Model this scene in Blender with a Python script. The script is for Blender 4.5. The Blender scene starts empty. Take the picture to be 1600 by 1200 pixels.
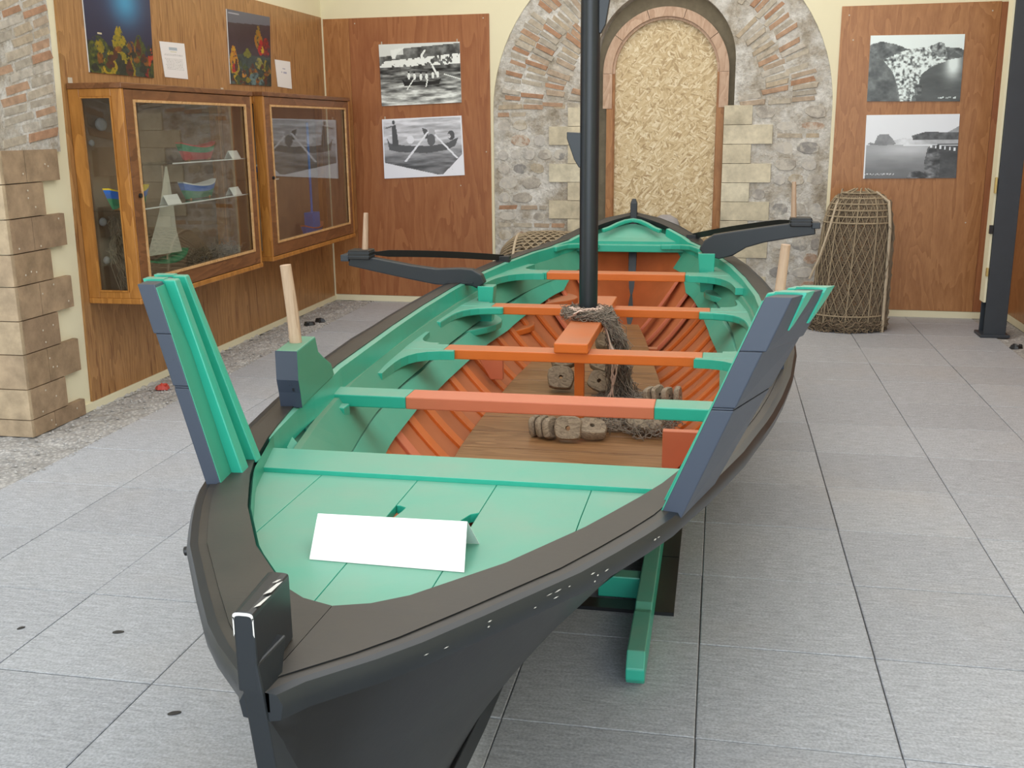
import bpy, math, random
import numpy as np
from mathutils import Vector, Matrix
random.seed(7)
RNG = np.random.default_rng(11)
C = bpy.context.scene.collection
SC = bpy.context.scene

def lin(c):
    """sRGB 0-255 -> linear"""
    out = []
    for v in c:
        v /= 255.0
        out.append(v / 12.92 if v <= .04045 else ((v + .055) / 1.055) ** 2.4)
    return tuple(out)

# ------------------------------------------------------------------ camera
PITCH, YAW, ROLL, EYE = .2419, .1955, -.0097, 1.5016
cam_data = bpy.data.cameras.new('camera')
cam_data.sensor_width = 36.0
cam_data.lens = 1628.07 / 1600.0 * 36.0
cam_data.clip_start = .05
cam = bpy.data.objects.new('camera', cam_data)
C.objects.link(cam)
fw = Vector((-math.sin(YAW) * math.cos(PITCH), math.cos(YAW) * math.cos(PITCH), -math.sin(PITCH)))
rt = Vector((math.cos(YAW), math.sin(YAW), 0))
up = rt.cross(fw)
r2 = rt * math.cos(ROLL) + up * math.sin(ROLL)
u2 = -rt * math.sin(ROLL) + up * math.cos(ROLL)
cam.matrix_world = Matrix(((r2.x, u2.x, -fw.x, 0), (r2.y, u2.y, -fw.y, 0), (r2.z, u2.z, -fw.z, EYE), (0, 0, 0, 1)))
SC.camera = cam

# ------------------------------------------------------------------ sky, lights, exposure
world = bpy.data.worlds.new('sky')
world.use_nodes = True
SC.world = world
bg = world.node_tree.nodes['Background']
bg.inputs[0].default_value = (.80, .90, 1.0, 1)
bg.inputs[1].default_value = 1.0

def area(name, loc, target, sx, sy, power, col):
    l = bpy.data.lights.new(name, 'AREA')
    l.shape = 'RECTANGLE'
    l.size, l.size_y, l.energy, l.color = sx, sy, power, col
    o = bpy.data.objects.new(name, l)
    o.location = loc
    d = Vector(target) - Vector(loc)
    o.rotation_euler = d.to_track_quat('-Z', 'Y').to_euler()
    C.objects.link(o)
    return o
area('entrance_daylight', (-.4, -1.75, 1.95), (-.4, 4, 1.2), 5.0, 3.0, 170, (.85, .93, 1.0))
area('ceiling_fill', (-.4, 3.2, 3.55), (-.4, 3.2, 0), 4.2, 3.6, 95, (.97, .98, 1.0))  # added fill light overhead; the ceiling itself is unseen
area('ceiling_fill_rear', (-.6, 7.0, 3.55), (-.6, 7.05, 0), 4.4, 2.4, 75, (1.0, .97, .92))  # second added fill, brightens the rear of the hall
area('street_daylight', (-5.2, 1.6, 2.2), (-3.3, 4.4, .8), 1.6, 2.2, 55, (1.0, .97, .92))

SC.view_settings.view_transform = 'Standard'
SC.view_settings.look = 'None'
SC.view_settings.gamma = 1
SC.view_settings.use_curve_mapping = False
SC.view_settings.exposure = 0.0
SC.cycles.max_bounces = 8
SC.cycles.diffuse_bounces = 5
SC.cycles.transparent_max_bounces = 12
SC.cycles.use_denoising = True

# ------------------------------------------------------------------ node materials
def new_mat(name):
    m = bpy.data.materials.new(name)
    m.use_nodes = True
    nt = m.node_tree
    return m, nt, nt.nodes['Principled BSDF']

def nd(nt, typ, ins=None, **props):
    n = nt.nodes.new(typ)
    for k, v in props.items():
        setattr(n, k, v)
    for k, v in (ins or {}).items():
        if isinstance(v, bpy.types.NodeSocket):
            nt.links.new(v, n.inputs[k])
        else:
            n.inputs[k].default_value = v
    return n

def ramp(nt, fac, stops, interp='LINEAR'):
    n = nd(nt, 'ShaderNodeValToRGB', {'Fac': fac})
    n.color_ramp.interpolation = interp
    e = n.color_ramp.elements
    while len(e) < len(stops):
        e.new(.5)
    for i, (p, c) in enumerate(stops):
        e[i].position = p
        e[i].color = (c[0], c[1], c[2], 1) if not isinstance(c, (int, float)) else (c, c, c, 1)
    return n.outputs[0]

def mixc(nt, fac, a, b, typ='MIX'):
    n = nd(nt, 'ShaderNodeMix', data_type='RGBA', blend_type=typ)
    for sock, v in ((n.inputs[0], fac), (n.inputs[6], a), (n.inputs[7], b)):
        if isinstance(v, bpy.types.NodeSocket):
            nt.links.new(v, sock)
        elif isinstance(v, (int, float)):
            sock.default_value = v
        else:
            sock.default_value = (v[0], v[1], v[2], 1)
    return n.outputs[2]

def coords(nt, scale=(1, 1, 1), world_space=False, rnd=True):
    if world_space:
        p = nd(nt, 'ShaderNodeNewGeometry').outputs['Position']
    else:
        p = nd(nt, 'ShaderNodeTexCoord').outputs['Object']
        if rnd:
            r = nd(nt, 'ShaderNodeObjectInfo').outputs['Random']
            s = nd(nt, 'ShaderNodeVectorMath', {0: p}, operation='ADD')
            c3 = nd(nt, 'ShaderNodeMath', {0: r, 1: 37.0}, operation='MULTIPLY').outputs[0]
            nt.links.new(nd(nt, 'ShaderNodeCombineXYZ', {0: c3, 1: c3, 2: c3}).outputs[0], s.inputs[1])
            p = s.outputs[0]
    return nd(nt, 'ShaderNodeMapping', {'Vector': p, 'Scale': scale}).outputs[0]

def noise(nt, vec, scale, detail=4, rough=.55, dist=0):
    return nd(nt, 'ShaderNodeTexNoise', {'Vector': vec, 'Scale': scale, 'Detail': detail, 'Roughness': rough, 'Distortion': dist}).outputs[0]

def bump(nt, bsdf, h, strength=.3, dist=.01):
    b = nd(nt, 'ShaderNodeBump', {'Height': h, 'Strength': strength, 'Distance': dist})
    nt.links.new(b.outputs[0], bsdf.inputs['Normal'])

def L(nt, a, b):
    nt.links.new(a, b)

def plain(name, col, rough=.6, var=.12, scale=8, metal=0, spec=.5, bmp=0, world_space=False):
    m, nt, b = new_mat(name)
    n = noise(nt, coords(nt, world_space=world_space), scale)
    c = mixc(nt, n, tuple(v * (1 - var) for v in col), tuple(min(1, v * (1 + var)) for v in col))
    L(nt, c, b.inputs['Base Color'])
    b.inputs['Roughness'].default_value = rough
    b.inputs['Metallic'].default_value = metal
    b.inputs['Specular IOR Level'].default_value = spec
    if bmp:
        bump(nt, b, n, bmp, .004)
    return m

def paint(name, col, dust, dust_amt, rough=.38, var=.1, chips=None):
    """old boat paint; grey-brown dust has settled on faces that look up"""
    m, nt, b = new_mat(name)
    v = coords(nt, world_space=True)
    n1 = noise(nt, v, 5, 5)
    n2 = noise(nt, v, 60, 3)
    base = mixc(nt, n1, tuple(x * (1 - var) for x in col), tuple(min(1, x * (1 + var)) for x in col))
    if chips:
        base = mixc(nt, ramp(nt, noise(nt, v, 34, 4), [(.70, 0), (.74, 1)]), base, chips)
    nz = nd(nt, 'ShaderNodeSeparateXYZ', {0: nd(nt, 'ShaderNodeNewGeometry').outputs['Normal']}).outputs[2]
    f = nd(nt, 'ShaderNodeMapRange', {0: nz, 1: .35, 2: 1.0, 3: 0.0, 4: dust_amt}).outputs[0]
    f = nd(nt, 'ShaderNodeMath', {0: f, 1: nd(nt, 'ShaderNodeMapRange', {0: n1, 1: .3, 2: .7, 3: .55, 4: 1.15}).outputs[0]}, operation='MULTIPLY').outputs[0]
    c = mixc(nt, f, base, dust)
    L(nt, c, b.inputs['Base Color'])
    r = nd(nt, 'ShaderNodeMapRange', {0: f, 1: 0, 2: 1, 3: rough, 4: min(1, rough + .14)}).outputs[0]
    L(nt, r, b.inputs['Roughness'])
    bump(nt, b, n2, .06, .003)
    return m

def wood(name, dark, light, rough=.45, grain=(1, 1, 1), scale=3.0, world_space=False, fleck=None, spec=.4):
    """grain stretched along the axis whose scale in `grain` is small"""
    m, nt, b = new_mat(name)
    v = coords(nt, grain, world_space=world_space)
    big = noise(nt, v, scale, 3, .5, .6)
    rings = nd(nt, 'ShaderNodeMath', {0: nd(nt, 'ShaderNodeMath', {0: big, 1: 9.0}, operation='MULTIPLY').outputs[0]}, operation='FRACT').outputs[0]
    fine = noise(nt, v, scale * 14, 4, .6)
    f = nd(nt, 'ShaderNodeMath', {0: nd(nt, 'ShaderNodeMath', {0: rings, 1: .35}, operation='MULTIPLY').outputs[0], 1: nd(nt, 'ShaderNodeMath', {0: fine, 1: .65}, operation='MULTIPLY').outputs[0]}, operation='ADD').outputs[0]
    c = ramp(nt, f, [(.2, dark), (.75, light)])
    if fleck:
        c = mixc(nt, ramp(nt, noise(nt, v, scale * 5, 3), [(.60, 0), (.68, .8)]), c, fleck)
    L(nt, c, b.inputs['Base Color'])
    b.inputs['Roughness'].default_value = rough
    b.inputs['Specular IOR Level'].default_value = spec
    bump(nt, b, f, .08, .002)
    return m

def by_object(name, cols, rough=.85, scale=20, smear=None, smear_at=.58, bmp=.5):
    """each piece takes its own tone; optional smears of lime"""
    m, nt, b = new_mat(name)
    r = nd(nt, 'ShaderNodeObjectInfo').outputs['Random']
    st = [(i / len(cols), c) for i, c in enumerate(cols)]
    c = ramp(nt, r, st, 'CONSTANT')
    wv = coords(nt, world_space=True)
    n = noise(nt, wv, scale, 6, .65)
    c = mixc(nt, .9, c, ramp(nt, n, [(.25, .55), (.8, 1.25)]), 'MULTIPLY')
    if smear:
        c = mixc(nt, ramp(nt, noise(nt, wv, 7, 6, .7), [(smear_at, 0), (smear_at + .1, .85)]), c, smear)
    L(nt, c, b.inputs['Base Color'])
    b.inputs['Roughness'].default_value = rough
    b.inputs['Specular IOR Level'].default_value = .2
    bump(nt, b, n, bmp, .012)
    return m

MT = {}
MT['green'] = paint('green_boat_paint', (.032, .405, .285), (.185, .355, .265), .85, .30)
MT['green_dull'] = paint('dull_green_boat_paint', (.045, .30, .20), (.16, .26, .17), .8, .42)
MT['orange'] = paint('orange_boat_paint', (.66, .15, .022), (.47, .175, .085), .8, .33)
MT['salmon'] = paint('salmon_boat_paint', (.60, .16, .075), (.50, .19, .11), .5, .5)
MT['orange_deep'] = paint('deep_orange_planking', (.50, .13, .038), (.40, .16, .080), .9, .5, .45)
MT['black'] = paint('black_boat_paint', (.009, .010, .012), (.050, .041, .032), .85, .34)
MT['black_mast'] = plain('black_mast_paint', (.014, .018, .023), .36, .15, 6)
MT['black_edge'] = paint('sky_tinted_black_paint', (.042, .055, .085), (.05, .045, .04), .6, .42, chips=(.02, .02, .025))  # black paint with the sky's blue reflection mixed into its colour
MT['chipped'] = plain('bare_chipped_paint', (.62, .60, .57), .8, .3, 60)
MT['floor_wood'] = wood('varnished_floorboard', (.17, .075, .03), (.36, .19, .085), .35, (.25, 3, 1), 3, True)
MT['ply_back'] = wood('red_brown_plywood', (.27, .092, .036), (.40, .165, .068), .34, (1.3, 1, .16), 3.2, True)
MT['ply_right'] = wood('orange_brown_plywood', (.31, .125, .042), (.45, .21, .080), .34, (1.6, 1, .3), 3.4, True)
MT['ply_left'] = wood('flecked_oak_plywood', (.27, .13, .044), (.46, .24, .092), .36, (1, 2.2, .22), 3.6, True, (.19, .075, .025))
MT['cab_wood'] = wood('honey_cabinet_wood', (.30, .115, .022), (.50, .22, .050), .32, (1.4, 1.4, .2), 3)
MT['cab_dark'] = wood('shaded_cabinet_wood', (.13, .05, .018), (.24, .10, .038), .35, (1.4, .3, 1.4), 3)  # same cabinet wood, colour darkened for the less lit front
MT['bead'] = wood('pale_glazing_bead', (.48, .25, .09), (.68, .42, .2), .4, (1, 1, 1), 4)
MT['pin_wood'] = wood('bare_pin_wood', (.40, .26, .17), (.56, .40, .28), .6, (2, 2, .25), 5)
MT['door_wood'] = wood('pinkish_door_frame_wood', (.42, .26, .17), (.60, .42, .30), .55, (1, 1, .3), 5)
MT['door_stain'] = wood('stained_door_stop_wood', (.27, .11, .035), (.44, .21, .08), .45, (1, 1, .3), 4)
MT['float_wood'] = wood('weathered_float_wood', (.16, .115, .08), (.40, .31, .22), .85, (1, 2, 2), 8)
MT['cream'] = plain('cream_plaster', (.80, .74, .53), .85, .05, 3, bmp=.08, world_space=True)
MT['mortar'] = None
MT['paper'] = plain('white_paper', (.80, .79, .76), .6, .03, 8)
MT['card'] = plain('glossy_white_card', (.90, .90, .88), .25, .02, 8)
MT['steel_black'] = plain('dark_painted_steel', (.035, .042, .052), .45, .15, 8)
MT['iron'] = plain('black_iron', (.012, .012, .013), .4, .2, 30, bmp=.1)
MT['brass'] = plain('brass_fitting', (.62, .48, .18), .35, .1, 30, .8)
MT['nail'] = plain('pale_nail_head', (.55, .48, .38), .5, .1, 30)
MT['cement'] = plain('rough_cement', (.42, .40, .375), .9, .25, 30, bmp=.6, world_space=True)
MT['ceiling'] = plain('white_ceiling_paint', (.78, .77, .73), .9, .03, 3)
MT['dark_inside'] = plain('brown_cabinet_lining', (.26, .17, .11), .7, .2, 5)
MT['cord'] = plain('pale_pink_cord', (.62, .46, .38), .9, .15, 40)
MT['net'] = plain('grey_brown_netting', (.24, .195, .155), .95, .25, 40)
MT['cane'] = plain('dry_cane', (.33, .26, .17), .8, .3, 30)
MT['cane_dark'] = plain('dark_trap_netting', (.20, .15, .10), .9, .3, 30)
MT['rope'] = plain('pale_rope', (.52, .43, .31), .9, .2, 40)
MT['red'] = plain('red_wrapper', (.55, .06, .04), .5, .2, 30)
MT['leaf'] = plain('dark_dead_leaf', (.05, .045, .04), .9, .3, 40)
MT['grey_stone'] = plain('grey_boulder', (.34, .32, .32), .9, .25, 14, bmp=.6)
MT['blue'] = plain('blue_toy_paint', (.03, .16, .60), .4, .05)
MT['yellow'] = plain('yellow_toy_paint', (.75, .55, .03), .4, .05)
MT['white'] = plain('white_toy_paint', (.80, .80, .78), .5, .03)
MT['toy_red'] = plain('red_toy_paint', (.55, .05, .05), .4, .05)
MT['toy_green'] = plain('green_toy_paint', (.03, .26, .12), .4, .05)
MT['sail'] = plain('cream_sailcloth', (.60, .56, .47), .9, .05, 12)

# floor tiles
m, nt, b = new_mat('grey_stone_tile')
wv = coords(nt, world_space=True)
st = noise(nt, coords(nt, (5, 26, 5), True), 3.0, 6, .65)
sp = noise(nt, wv, 130, 2, .5)
r = nd(nt, 'ShaderNodeObjectInfo').outputs['Random']
base = mixc(nt, r, (.385, .395, .425), (.435, .447, .478))
c = mixc(nt, .75, base, ramp(nt, st, [(.3, .72), (.72, 1.28)]), 'MULTIPLY')
c = mixc(nt, .55, c, ramp(nt, sp, [(.3, .62), (.7, 1.3)]), 'MULTIPLY')
c = mixc(nt, ramp(nt, noise(nt, wv, 1.3, 3), [(.50, 0), (.8, .30)]), c, (.46, .40, .34))
L(nt, c, b.inputs['Base Color'])
b.inputs['Roughness'].default_value = .55
b.inputs['Specular IOR Level'].default_value = .35
bump(nt, b, nd(nt, 'ShaderNodeMath', {0: st, 1: sp}, operation='ADD').outputs[0], .25, .004)
MT['tile'] = m
MT['joint'] = plain('tile_joint_mortar', (.25, .23, .205), .95, .25, 30, world_space=True)
# gravel
m, nt, b = new_mat('pebbly_concrete')
wv = coords(nt, world_space=True)
vo = nd(nt, 'ShaderNodeTexVoronoi', {'Vector': wv, 'Scale': 55.0})
c = mixc(nt, .8, ramp(nt, noise(nt, wv, 6, 4), [(.3, (.42, .40, .38)), (.7, (.55, .53, .51))]), ramp(nt, vo.outputs['Distance'], [(0, 1.25), (.6, .55)]), 'MULTIPLY')
L(nt, c, b.inputs['Base Color'])
b.inputs['Roughness'].default_value = .95
bump(nt, b, vo.outputs['Distance'], -.8, .02)
MT['gravel'] = m
# mortar of the exposed masonry
m, nt, b = new_mat('lime_mortar')
wv = coords(nt, world_space=True)
n1 = noise(nt, wv, 5.5, 7, .68)
n2 = noise(nt, wv, 28, 5, .7)
c = ramp(nt, n1, [(.30, (.30, .255, .19)), (.42, (.48, .43, .36)), (.52, (.62, .59, .54)), (.64, (.80, .78, .74))])
c = mixc(nt, .7, c, ramp(nt, n2, [(.28, .62), (.7, 1.15)]), 'MULTIPLY')
L(nt, c, b.inputs['Base Color'])
b.inputs['Roughness'].default_value = .95
bump(nt, b, n2, .9, .02)
MT['mortar'] = m
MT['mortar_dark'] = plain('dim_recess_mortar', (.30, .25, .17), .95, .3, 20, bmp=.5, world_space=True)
LIME = (.60, .56, .49)
MT['brick'] = by_object('old_thin_brick', [(.49, .32, .215), (.51, .42, .31), (.46, .41, .34), (.54, .48, .39), (.46, .27, .17), (.51, .44, .35), (.55, .50, .43), (.49, .385, .29)], smear=LIME, smear_at=.66)
MT['stone'] = by_object('rubble_stone', [(.46, .42, .37), (.54, .50, .45), (.34, .325, .31), (.50, .43, .33), (.58, .55, .51), (.42, .39, .36), (.48, .33, .24)], smear=LIME, smear_at=.475)
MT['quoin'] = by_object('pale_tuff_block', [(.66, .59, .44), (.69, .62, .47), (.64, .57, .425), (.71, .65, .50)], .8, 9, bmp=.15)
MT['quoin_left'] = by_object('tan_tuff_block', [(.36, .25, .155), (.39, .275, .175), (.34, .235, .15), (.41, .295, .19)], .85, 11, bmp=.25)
MT['jamb'] = by_object('sunlit_tuff_block', [(.47, .355, .235), (.50, .385, .255), (.45, .335, .22)], .85, 9, bmp=.15)  # same tuff as the quoins, daylight on the reveal lightened into its colour
# oriented strand board
m, nt, b = new_mat('oriented_strand_board')
wv = coords(nt, world_space=True)
def strands(rot, sc, stretch):
    tr_ = nd(nt, 'ShaderNodeMapping', {'Vector': wv, 'Rotation': (0, rot, 0)}).outputs[0]
    mp = nd(nt, 'ShaderNodeMapping', {'Vector': tr_, 'Scale': (stretch, 1, 1)}).outputs[0]
    return nd(nt, 'ShaderNodeTexVoronoi', {'Vector': mp, 'Scale': sc, 'Randomness': 1.0})
v1, v2, v3 = strands(.35, 17, 4.6), strands(-.75, 18, 4.4), strands(1.25, 19, 4.8)
sel = noise(nt, wv, 15, 3)
def tone(v):
    x = nd(nt, 'ShaderNodeSeparateColor', {0: v.outputs['Color']}).outputs[0]
    return ramp(nt, x, [(0, (.40, .28, .145)), (.3, (.57, .43, .24)), (.7, (.66, .53, .325)), (1, (.80, .69, .49))])
c = mixc(nt, ramp(nt, sel, [(.44, 0), (.46, 1)]), tone(v1), tone(v2))
c = mixc(nt, ramp(nt, noise(nt, wv, 18, 3), [(.53, 0), (.55, 1)]), c, tone(v3))
c = mixc(nt, ramp(nt, noise(nt, coords(nt, (3, 1, 1.2), True), 30, 3), [(.66, 0), (.72, .7)]), c, (.17, .10, .04))
L(nt, c, b.inputs['Base Color'])
b.inputs['Roughness'].default_value = .6
MT['osb'] = m
# clear glass of the showcases
m, nt, b = new_mat('showcase_glass')
out = nt.nodes['Material Output']
nt.nodes.remove(b)
fa = nd(nt, 'ShaderNodeLayerWeight', {'Blend': .5}).outputs['Facing']
fr = nd(nt, 'ShaderNodeMath', {0: nd(nt, 'ShaderNodeMath', {0: fa, 1: 4.0}, operation='POWER').outputs[0], 1: .95, 2: .055}, operation='MULTIPLY_ADD').outputs[0]
tr = nd(nt, 'ShaderNodeBsdfTransparent', {'Color': (.93, .95, .94, 1)})
gl = nd(nt, 'ShaderNodeBsdfGlossy', {'Roughness': .01})
mx = nd(nt, 'ShaderNodeMixShader', {0: fr, 1: tr.outputs[0], 2: gl.outputs[0]})
L(nt, mx.outputs[0], out.inputs[0])
MT['glass'] = m
# printed pictures: colours stored on the print itself
def print_mat(name, rough):
    m, nt, b = new_mat(name)
    a = nd(nt, 'ShaderNodeVertexColor', layer_name='ink')
    L(nt, a.outputs[0], b.inputs['Base Color'])
    b.inputs['Roughness'].default_value = rough
    return m
MT['print'] = print_mat('photographic_print', .32)
MT['print_matt'] = print_mat('printed_sheet', .7)

# ------------------------------------------------------------------ geometry helpers
ORG = {}

class G:
    def __init__(self):
        self.v, self.f = [], []

    def add(self, vs, fs):
        o = len(self.v)
        self.v += [tuple(p) for p in vs]
        self.f += [tuple(i + o for i in f) for f in fs]
        return self

    def hexa(self, p):
        return self.add(p, [(0, 3, 2, 1), (4, 5, 6, 7), (0, 1, 5, 4), (1, 2, 6, 5), (2, 3, 7, 6), (3, 0, 4, 7)])

    def box(self, x0, x1, y0, y1, z0, z1):
        return self.hexa([(x0, y0, z0), (x1, y0, z0), (x1, y1, z0), (x0, y1, z0), (x0, y0, z1), (x1, y0, z1), (x1, y1, z1), (x0, y1, z1)])

    def prism(self, pts, vec):
        """pts: 3-D outline, extruded by vec"""
        n = len(pts)
        a = [Vector(p) for p in pts]
        bq = [p + Vector(vec) for p in a]
        fs = [tuple(range(n - 1, -1, -1)), tuple(range(n, 2 * n))]
        fs += [(i, (i + 1) % n, (i + 1) % n + n, i + n) for i in range(n)]
        return self.add(a + bq, fs)

    def loft(self, rings, closed=True, caps=True):
        n = len(rings[0])
        vs = [p for r in rings for p in r]
        fs = []
        for i in range(len(rings) - 1):
            for j in range(n if closed else n - 1):
                k = (j + 1) % n
                fs.append((i * n + j, i * n + k, (i + 1) * n + k, (i + 1) * n + j))
        if caps and closed:
            fs.append(tuple(range(n - 1, -1, -1)))
            fs.append(tuple((len(rings) - 1) * n + j for j in range(n)))
        return self.add(vs, fs)

    def tube(self, path, r, n=6):
        path = [Vector(p) for p in path]
        rings = []
        for i, p in enumerate(path):
            t = (path[min(i + 1, len(path) - 1)] - path[max(i - 1, 0)])
            t = t.normalized() if t.length > 1e-9 else Vector((0, 0, 1))
            a = t.cross(Vector((0, 0, 1)) if abs(t.z) < .9 else Vector((1, 0, 0))).normalized()
            bb = t.cross(a)
            rr = r[i] if isinstance(r, (list, tuple)) else r
            rings.append([p + a * rr * math.cos(2 * math.pi * k / n) + bb * rr * math.sin(2 * math.pi * k / n) for k in range(n)])
        return self.loft(rings)

    def bar(self, path, side, w, h):
        """rectangular bar along path; side(i) gives the width direction; w,h may be lists"""
        path = [Vector(p) for p in path]
        rings = []
        for i, p in enumerate(path):
            t = (path[min(i + 1, len(path) - 1)] - path[max(i - 1, 0)]).normalized()
            s = Vector(side(i)) if callable(side) else Vector(side)
            s = (s - t * s.dot(t)).normalized()
            u = s.cross(t)
            ww = (w[i] if isinstance(w, (list, tuple)) else w) / 2
            hh = (h[i] if isinstance(h, (list, tuple)) else h) / 2
            rings.append([p - s * ww - u * hh, p + s * ww - u * hh, p + s * ww + u * hh, p - s * ww + u * hh])
        return self.loft(rings)

    def lathe(self, prof, c, n=16):
        rings = [[(c[0] + r * math.cos(2 * math.pi * k / n), c[1] + r * math.sin(2 * math.pi * k / n), c[2] + z) for k in range(n)] for r, z in prof]
        return self.loft(rings)

    def build(self, name, mat, parent=None, smooth=False, bevel=0, at=None):
        vs = self.v
        lo = [min(p[i] for p in vs) for i in range(3)]
        hi = [max(p[i] for p in vs) for i in range(3)]
        c = Vector(at) if at else Vector([(a + q) / 2 for a, q in zip(lo, hi)])
        me = bpy.data.meshes.new(name)
        me.from_pydata([(p[0] - c.x, p[1] - c.y, p[2] - c.z) for p in vs], [], self.f)
        me.materials.append(MT[mat] if isinstance(mat, str) else mat)
        if smooth:
            me.polygons.foreach_set('use_smooth', [True] * len(me.polygons))
        me.update()
        o = bpy.data.objects.new(name, me)
        C.objects.link(o)
        link(o, c, parent)
        if bevel:
            bv = o.modifiers.new('edge', 'BEVEL')
            bv.width, bv.segments, bv.limit_method, bv.angle_limit = bevel, 2, 'ANGLE', .6
        if smooth:
            e = o.modifiers.new('flat_edges', 'EDGE_SPLIT')
            e.split_angle = .7
        return o

def link(o, world_loc, parent):
    w = Vector(world_loc)
    if parent is not None:
        o.parent = parent
        o.location = w - ORG[parent.name]
    else:
        o.location = w
    ORG[o.name] = w

def tag(o, label=None, cat=None, group=None, kind=None):
    for k, v in (('label', label), ('category', cat), ('group', group), ('kind', kind)):
        if v:
            o[k] = v
    return o

def thing(name, label, cat, loc, group=None):
    o = bpy.data.objects.new(name, None)
    o.empty_display_size = .1
    C.objects.link(o)
    link(o, loc, None)
    return tag(o, label, cat, group)

def inst(name, mesh, parent, loc, rot=None, scale=(1, 1, 1)):
    """one more piece that shares a mesh; parent has no rotation"""
    o = bpy.data.objects.new(name, mesh)
    C.objects.link(o)
    link(o, loc, parent)
    if rot is not None:
        o.rotation_euler = rot
    o.scale = scale
    return o

def struct(o):
    o['kind'] = 'structure'
    return o

def arc(cx, cz, r, a0, a1, n):
    return [(cx + r * math.cos(math.radians(a0 + (a1 - a0) * i / n)), cz + r * math.sin(math.radians(a0 + (a1 - a0) * i / n))) for i in range(n + 1)]

def interp(x, xs, ys):
    return float(np.interp(x, xs, ys))

def fbm(w, h, cells, seed, octaves=4):
    rng = np.random.default_rng(seed)
    out = np.zeros((h, w))
    amp, tot = 1.0, 0
    for o in range(octaves):
        cx, cy = cells[0] * 2 ** o, cells[1] * 2 ** o
        g = rng.random((cy + 2, cx + 2))
        x = np.linspace(0, cx, w, endpoint=False)
        y = np.linspace(0, cy, h, endpoint=False)
        xi, yi = x.astype(int), y.astype(int)
        fx, fy = x - xi, y - yi
        fx, fy = fx * fx * (3 - 2 * fx), fy * fy * (3 - 2 * fy)
        a = g[np.ix_(yi, xi)] * (1 - fx) + g[np.ix_(yi, xi + 1)] * fx
        bq = g[np.ix_(yi + 1, xi)] * (1 - fx) + g[np.ix_(yi + 1, xi + 1)] * fx
        out += amp * (a * (1 - fy[:, None]) + bq * fy[:, None])
        tot += amp
        amp *= .5
    return out / tot

def printed(name, corners, pic, mat, parent):
    """flat print: a grid between corners TL,TR,BR,BL carrying pic (h,w,3 in 0..1 sRGB) as ink"""
    h, w, _ = pic.shape
    tl, tr, br, bl = [np.array(c, float) for c in corners]
    uu = np.linspace(0, 1, w + 1)
    vv = np.linspace(0, 1, h + 1)
    P = (tl[None, None] * ((1 - uu)[None, :, None] * (1 - vv)[:, None, None]) + tr[None, None] * (uu[None, :, None] * (1 - vv)[:, None, None])
         + br[None, None] * (uu[None, :, None] * vv[:, None, None]) + bl[None, None] * ((1 - uu)[None, :, None] * vv[:, None, None])).reshape(-1, 3)
    c = P.mean(0)
    idx = np.arange((h + 1) * (w + 1)).reshape(h + 1, w + 1)
    F = np.stack([idx[:-1, :-1], idx[1:, :-1], idx[1:, 1:], idx[:-1, 1:]], -1).reshape(-1, 4)
    me = bpy.data.meshes.new(name)
    me.from_pydata((P - c).tolist(), [], F.tolist())
    col = np.clip(pic.reshape(-1, 3), 0, 1)
    lin_c = np.where(col <= .04045, col / 12.92, ((col + .055) / 1.055) ** 2.4)
    at = me.color_attributes.new('ink', 'FLOAT_COLOR', 'CORNER')
    buf = np.ones((len(F), 4, 4))
    buf[:, :, :3] = lin_c[:, None, :]
    at.data.foreach_set('color', buf.astype(np.float32).ravel())
    me.materials.append(MT[mat])
    o = bpy.data.objects.new(name, me)
    C.objects.link(o)
    link(o, c, parent)
    return o

# ================================================================== THE SETTING
# back wall: plane from BA along U, facing the room along NW
BA = Vector((-3.37, 8.857, 0))
U = Vector((2.1 + 3.37, 8.65 - 8.857, 0)).normalized()
NW = Vector((U.y, -U.x, 0))
def W(u, z, off=0.0):
    return BA + U * u + NW * off + Vector((0, 0, z))
H = 3.6
XL, XR, XG = -3.38, 2.25, -3.009

g = G().box(XL - .5, XR + .3, -1.8, 9.3, -.30, -.012)
floor = struct(g.build('floor', 'joint'))
tile_g = [G(), G()]
for k, t in enumerate(tile_g):
    e, q = .2482, .2455
    t.loft([[(-e, -e, -.02), (e, -e, -.02), (e, e, -.02), (-e, e, -.02)], [(-e, -e, -.002), (e, -e, -.002), (e, e, -.002), (-e, e, -.002)], [(-q, -q, 0), (q, -q, 0), (q, q, 0), (-q, q, 0)]])
t0 = tile_g[0].build('tile', 'tile', floor, at=(0, 0, 0))
first = True
for j in range(-5, 10):
    for i in range(-6, 4):
        x, y = -.0089 + .5 * i + .25, 3.8829 + .5 * j + .25
        loc = (x + random.uniform(-.001, .001), y + random.uniform(-.001, .001), random.uniform(-.0012, .0))
        if first:
            t0.location = Vector(loc) - ORG['floor']
            ORG[t0.name] = Vector(loc)
            first = False
        else:
            o = inst('tile', t0.data, floor, loc)
# the rough concrete margins along the walls
def margin(name, x0, x1, y0, y1, step=.045):
    nx, ny = max(2, int((x1 - x0) / step)), int((y1 - y0) / step)
    vs, fs = [], []
    for j in range(ny + 1):
        for i in range(nx + 1):
            ed = i in (0, nx) or j in (0, ny)
            vs.append((x0 + (x1 - x0) * i / nx, y0 + (y1 - y0) * j / ny, -.006 + (0 if ed else random.uniform(-.006, .010))))
    for j in range(ny):
        for i in range(nx):
            a = j * (nx + 1) + i
            fs.append((a, a + 1, a + nx + 2, a + nx + 1))
    o = G().add(vs, fs).build(name, 'gravel', floor)
    o['kind'] = 'stuff'
    return o
margin('gravel_margin', XL - .25, XG, 1.4, 8.9)
margin('gravel_margin', 1.991, XR, 1.4, 8.7)
margin('gravel_margin', XG, 1.991, 8.883, 8.99)
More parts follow.
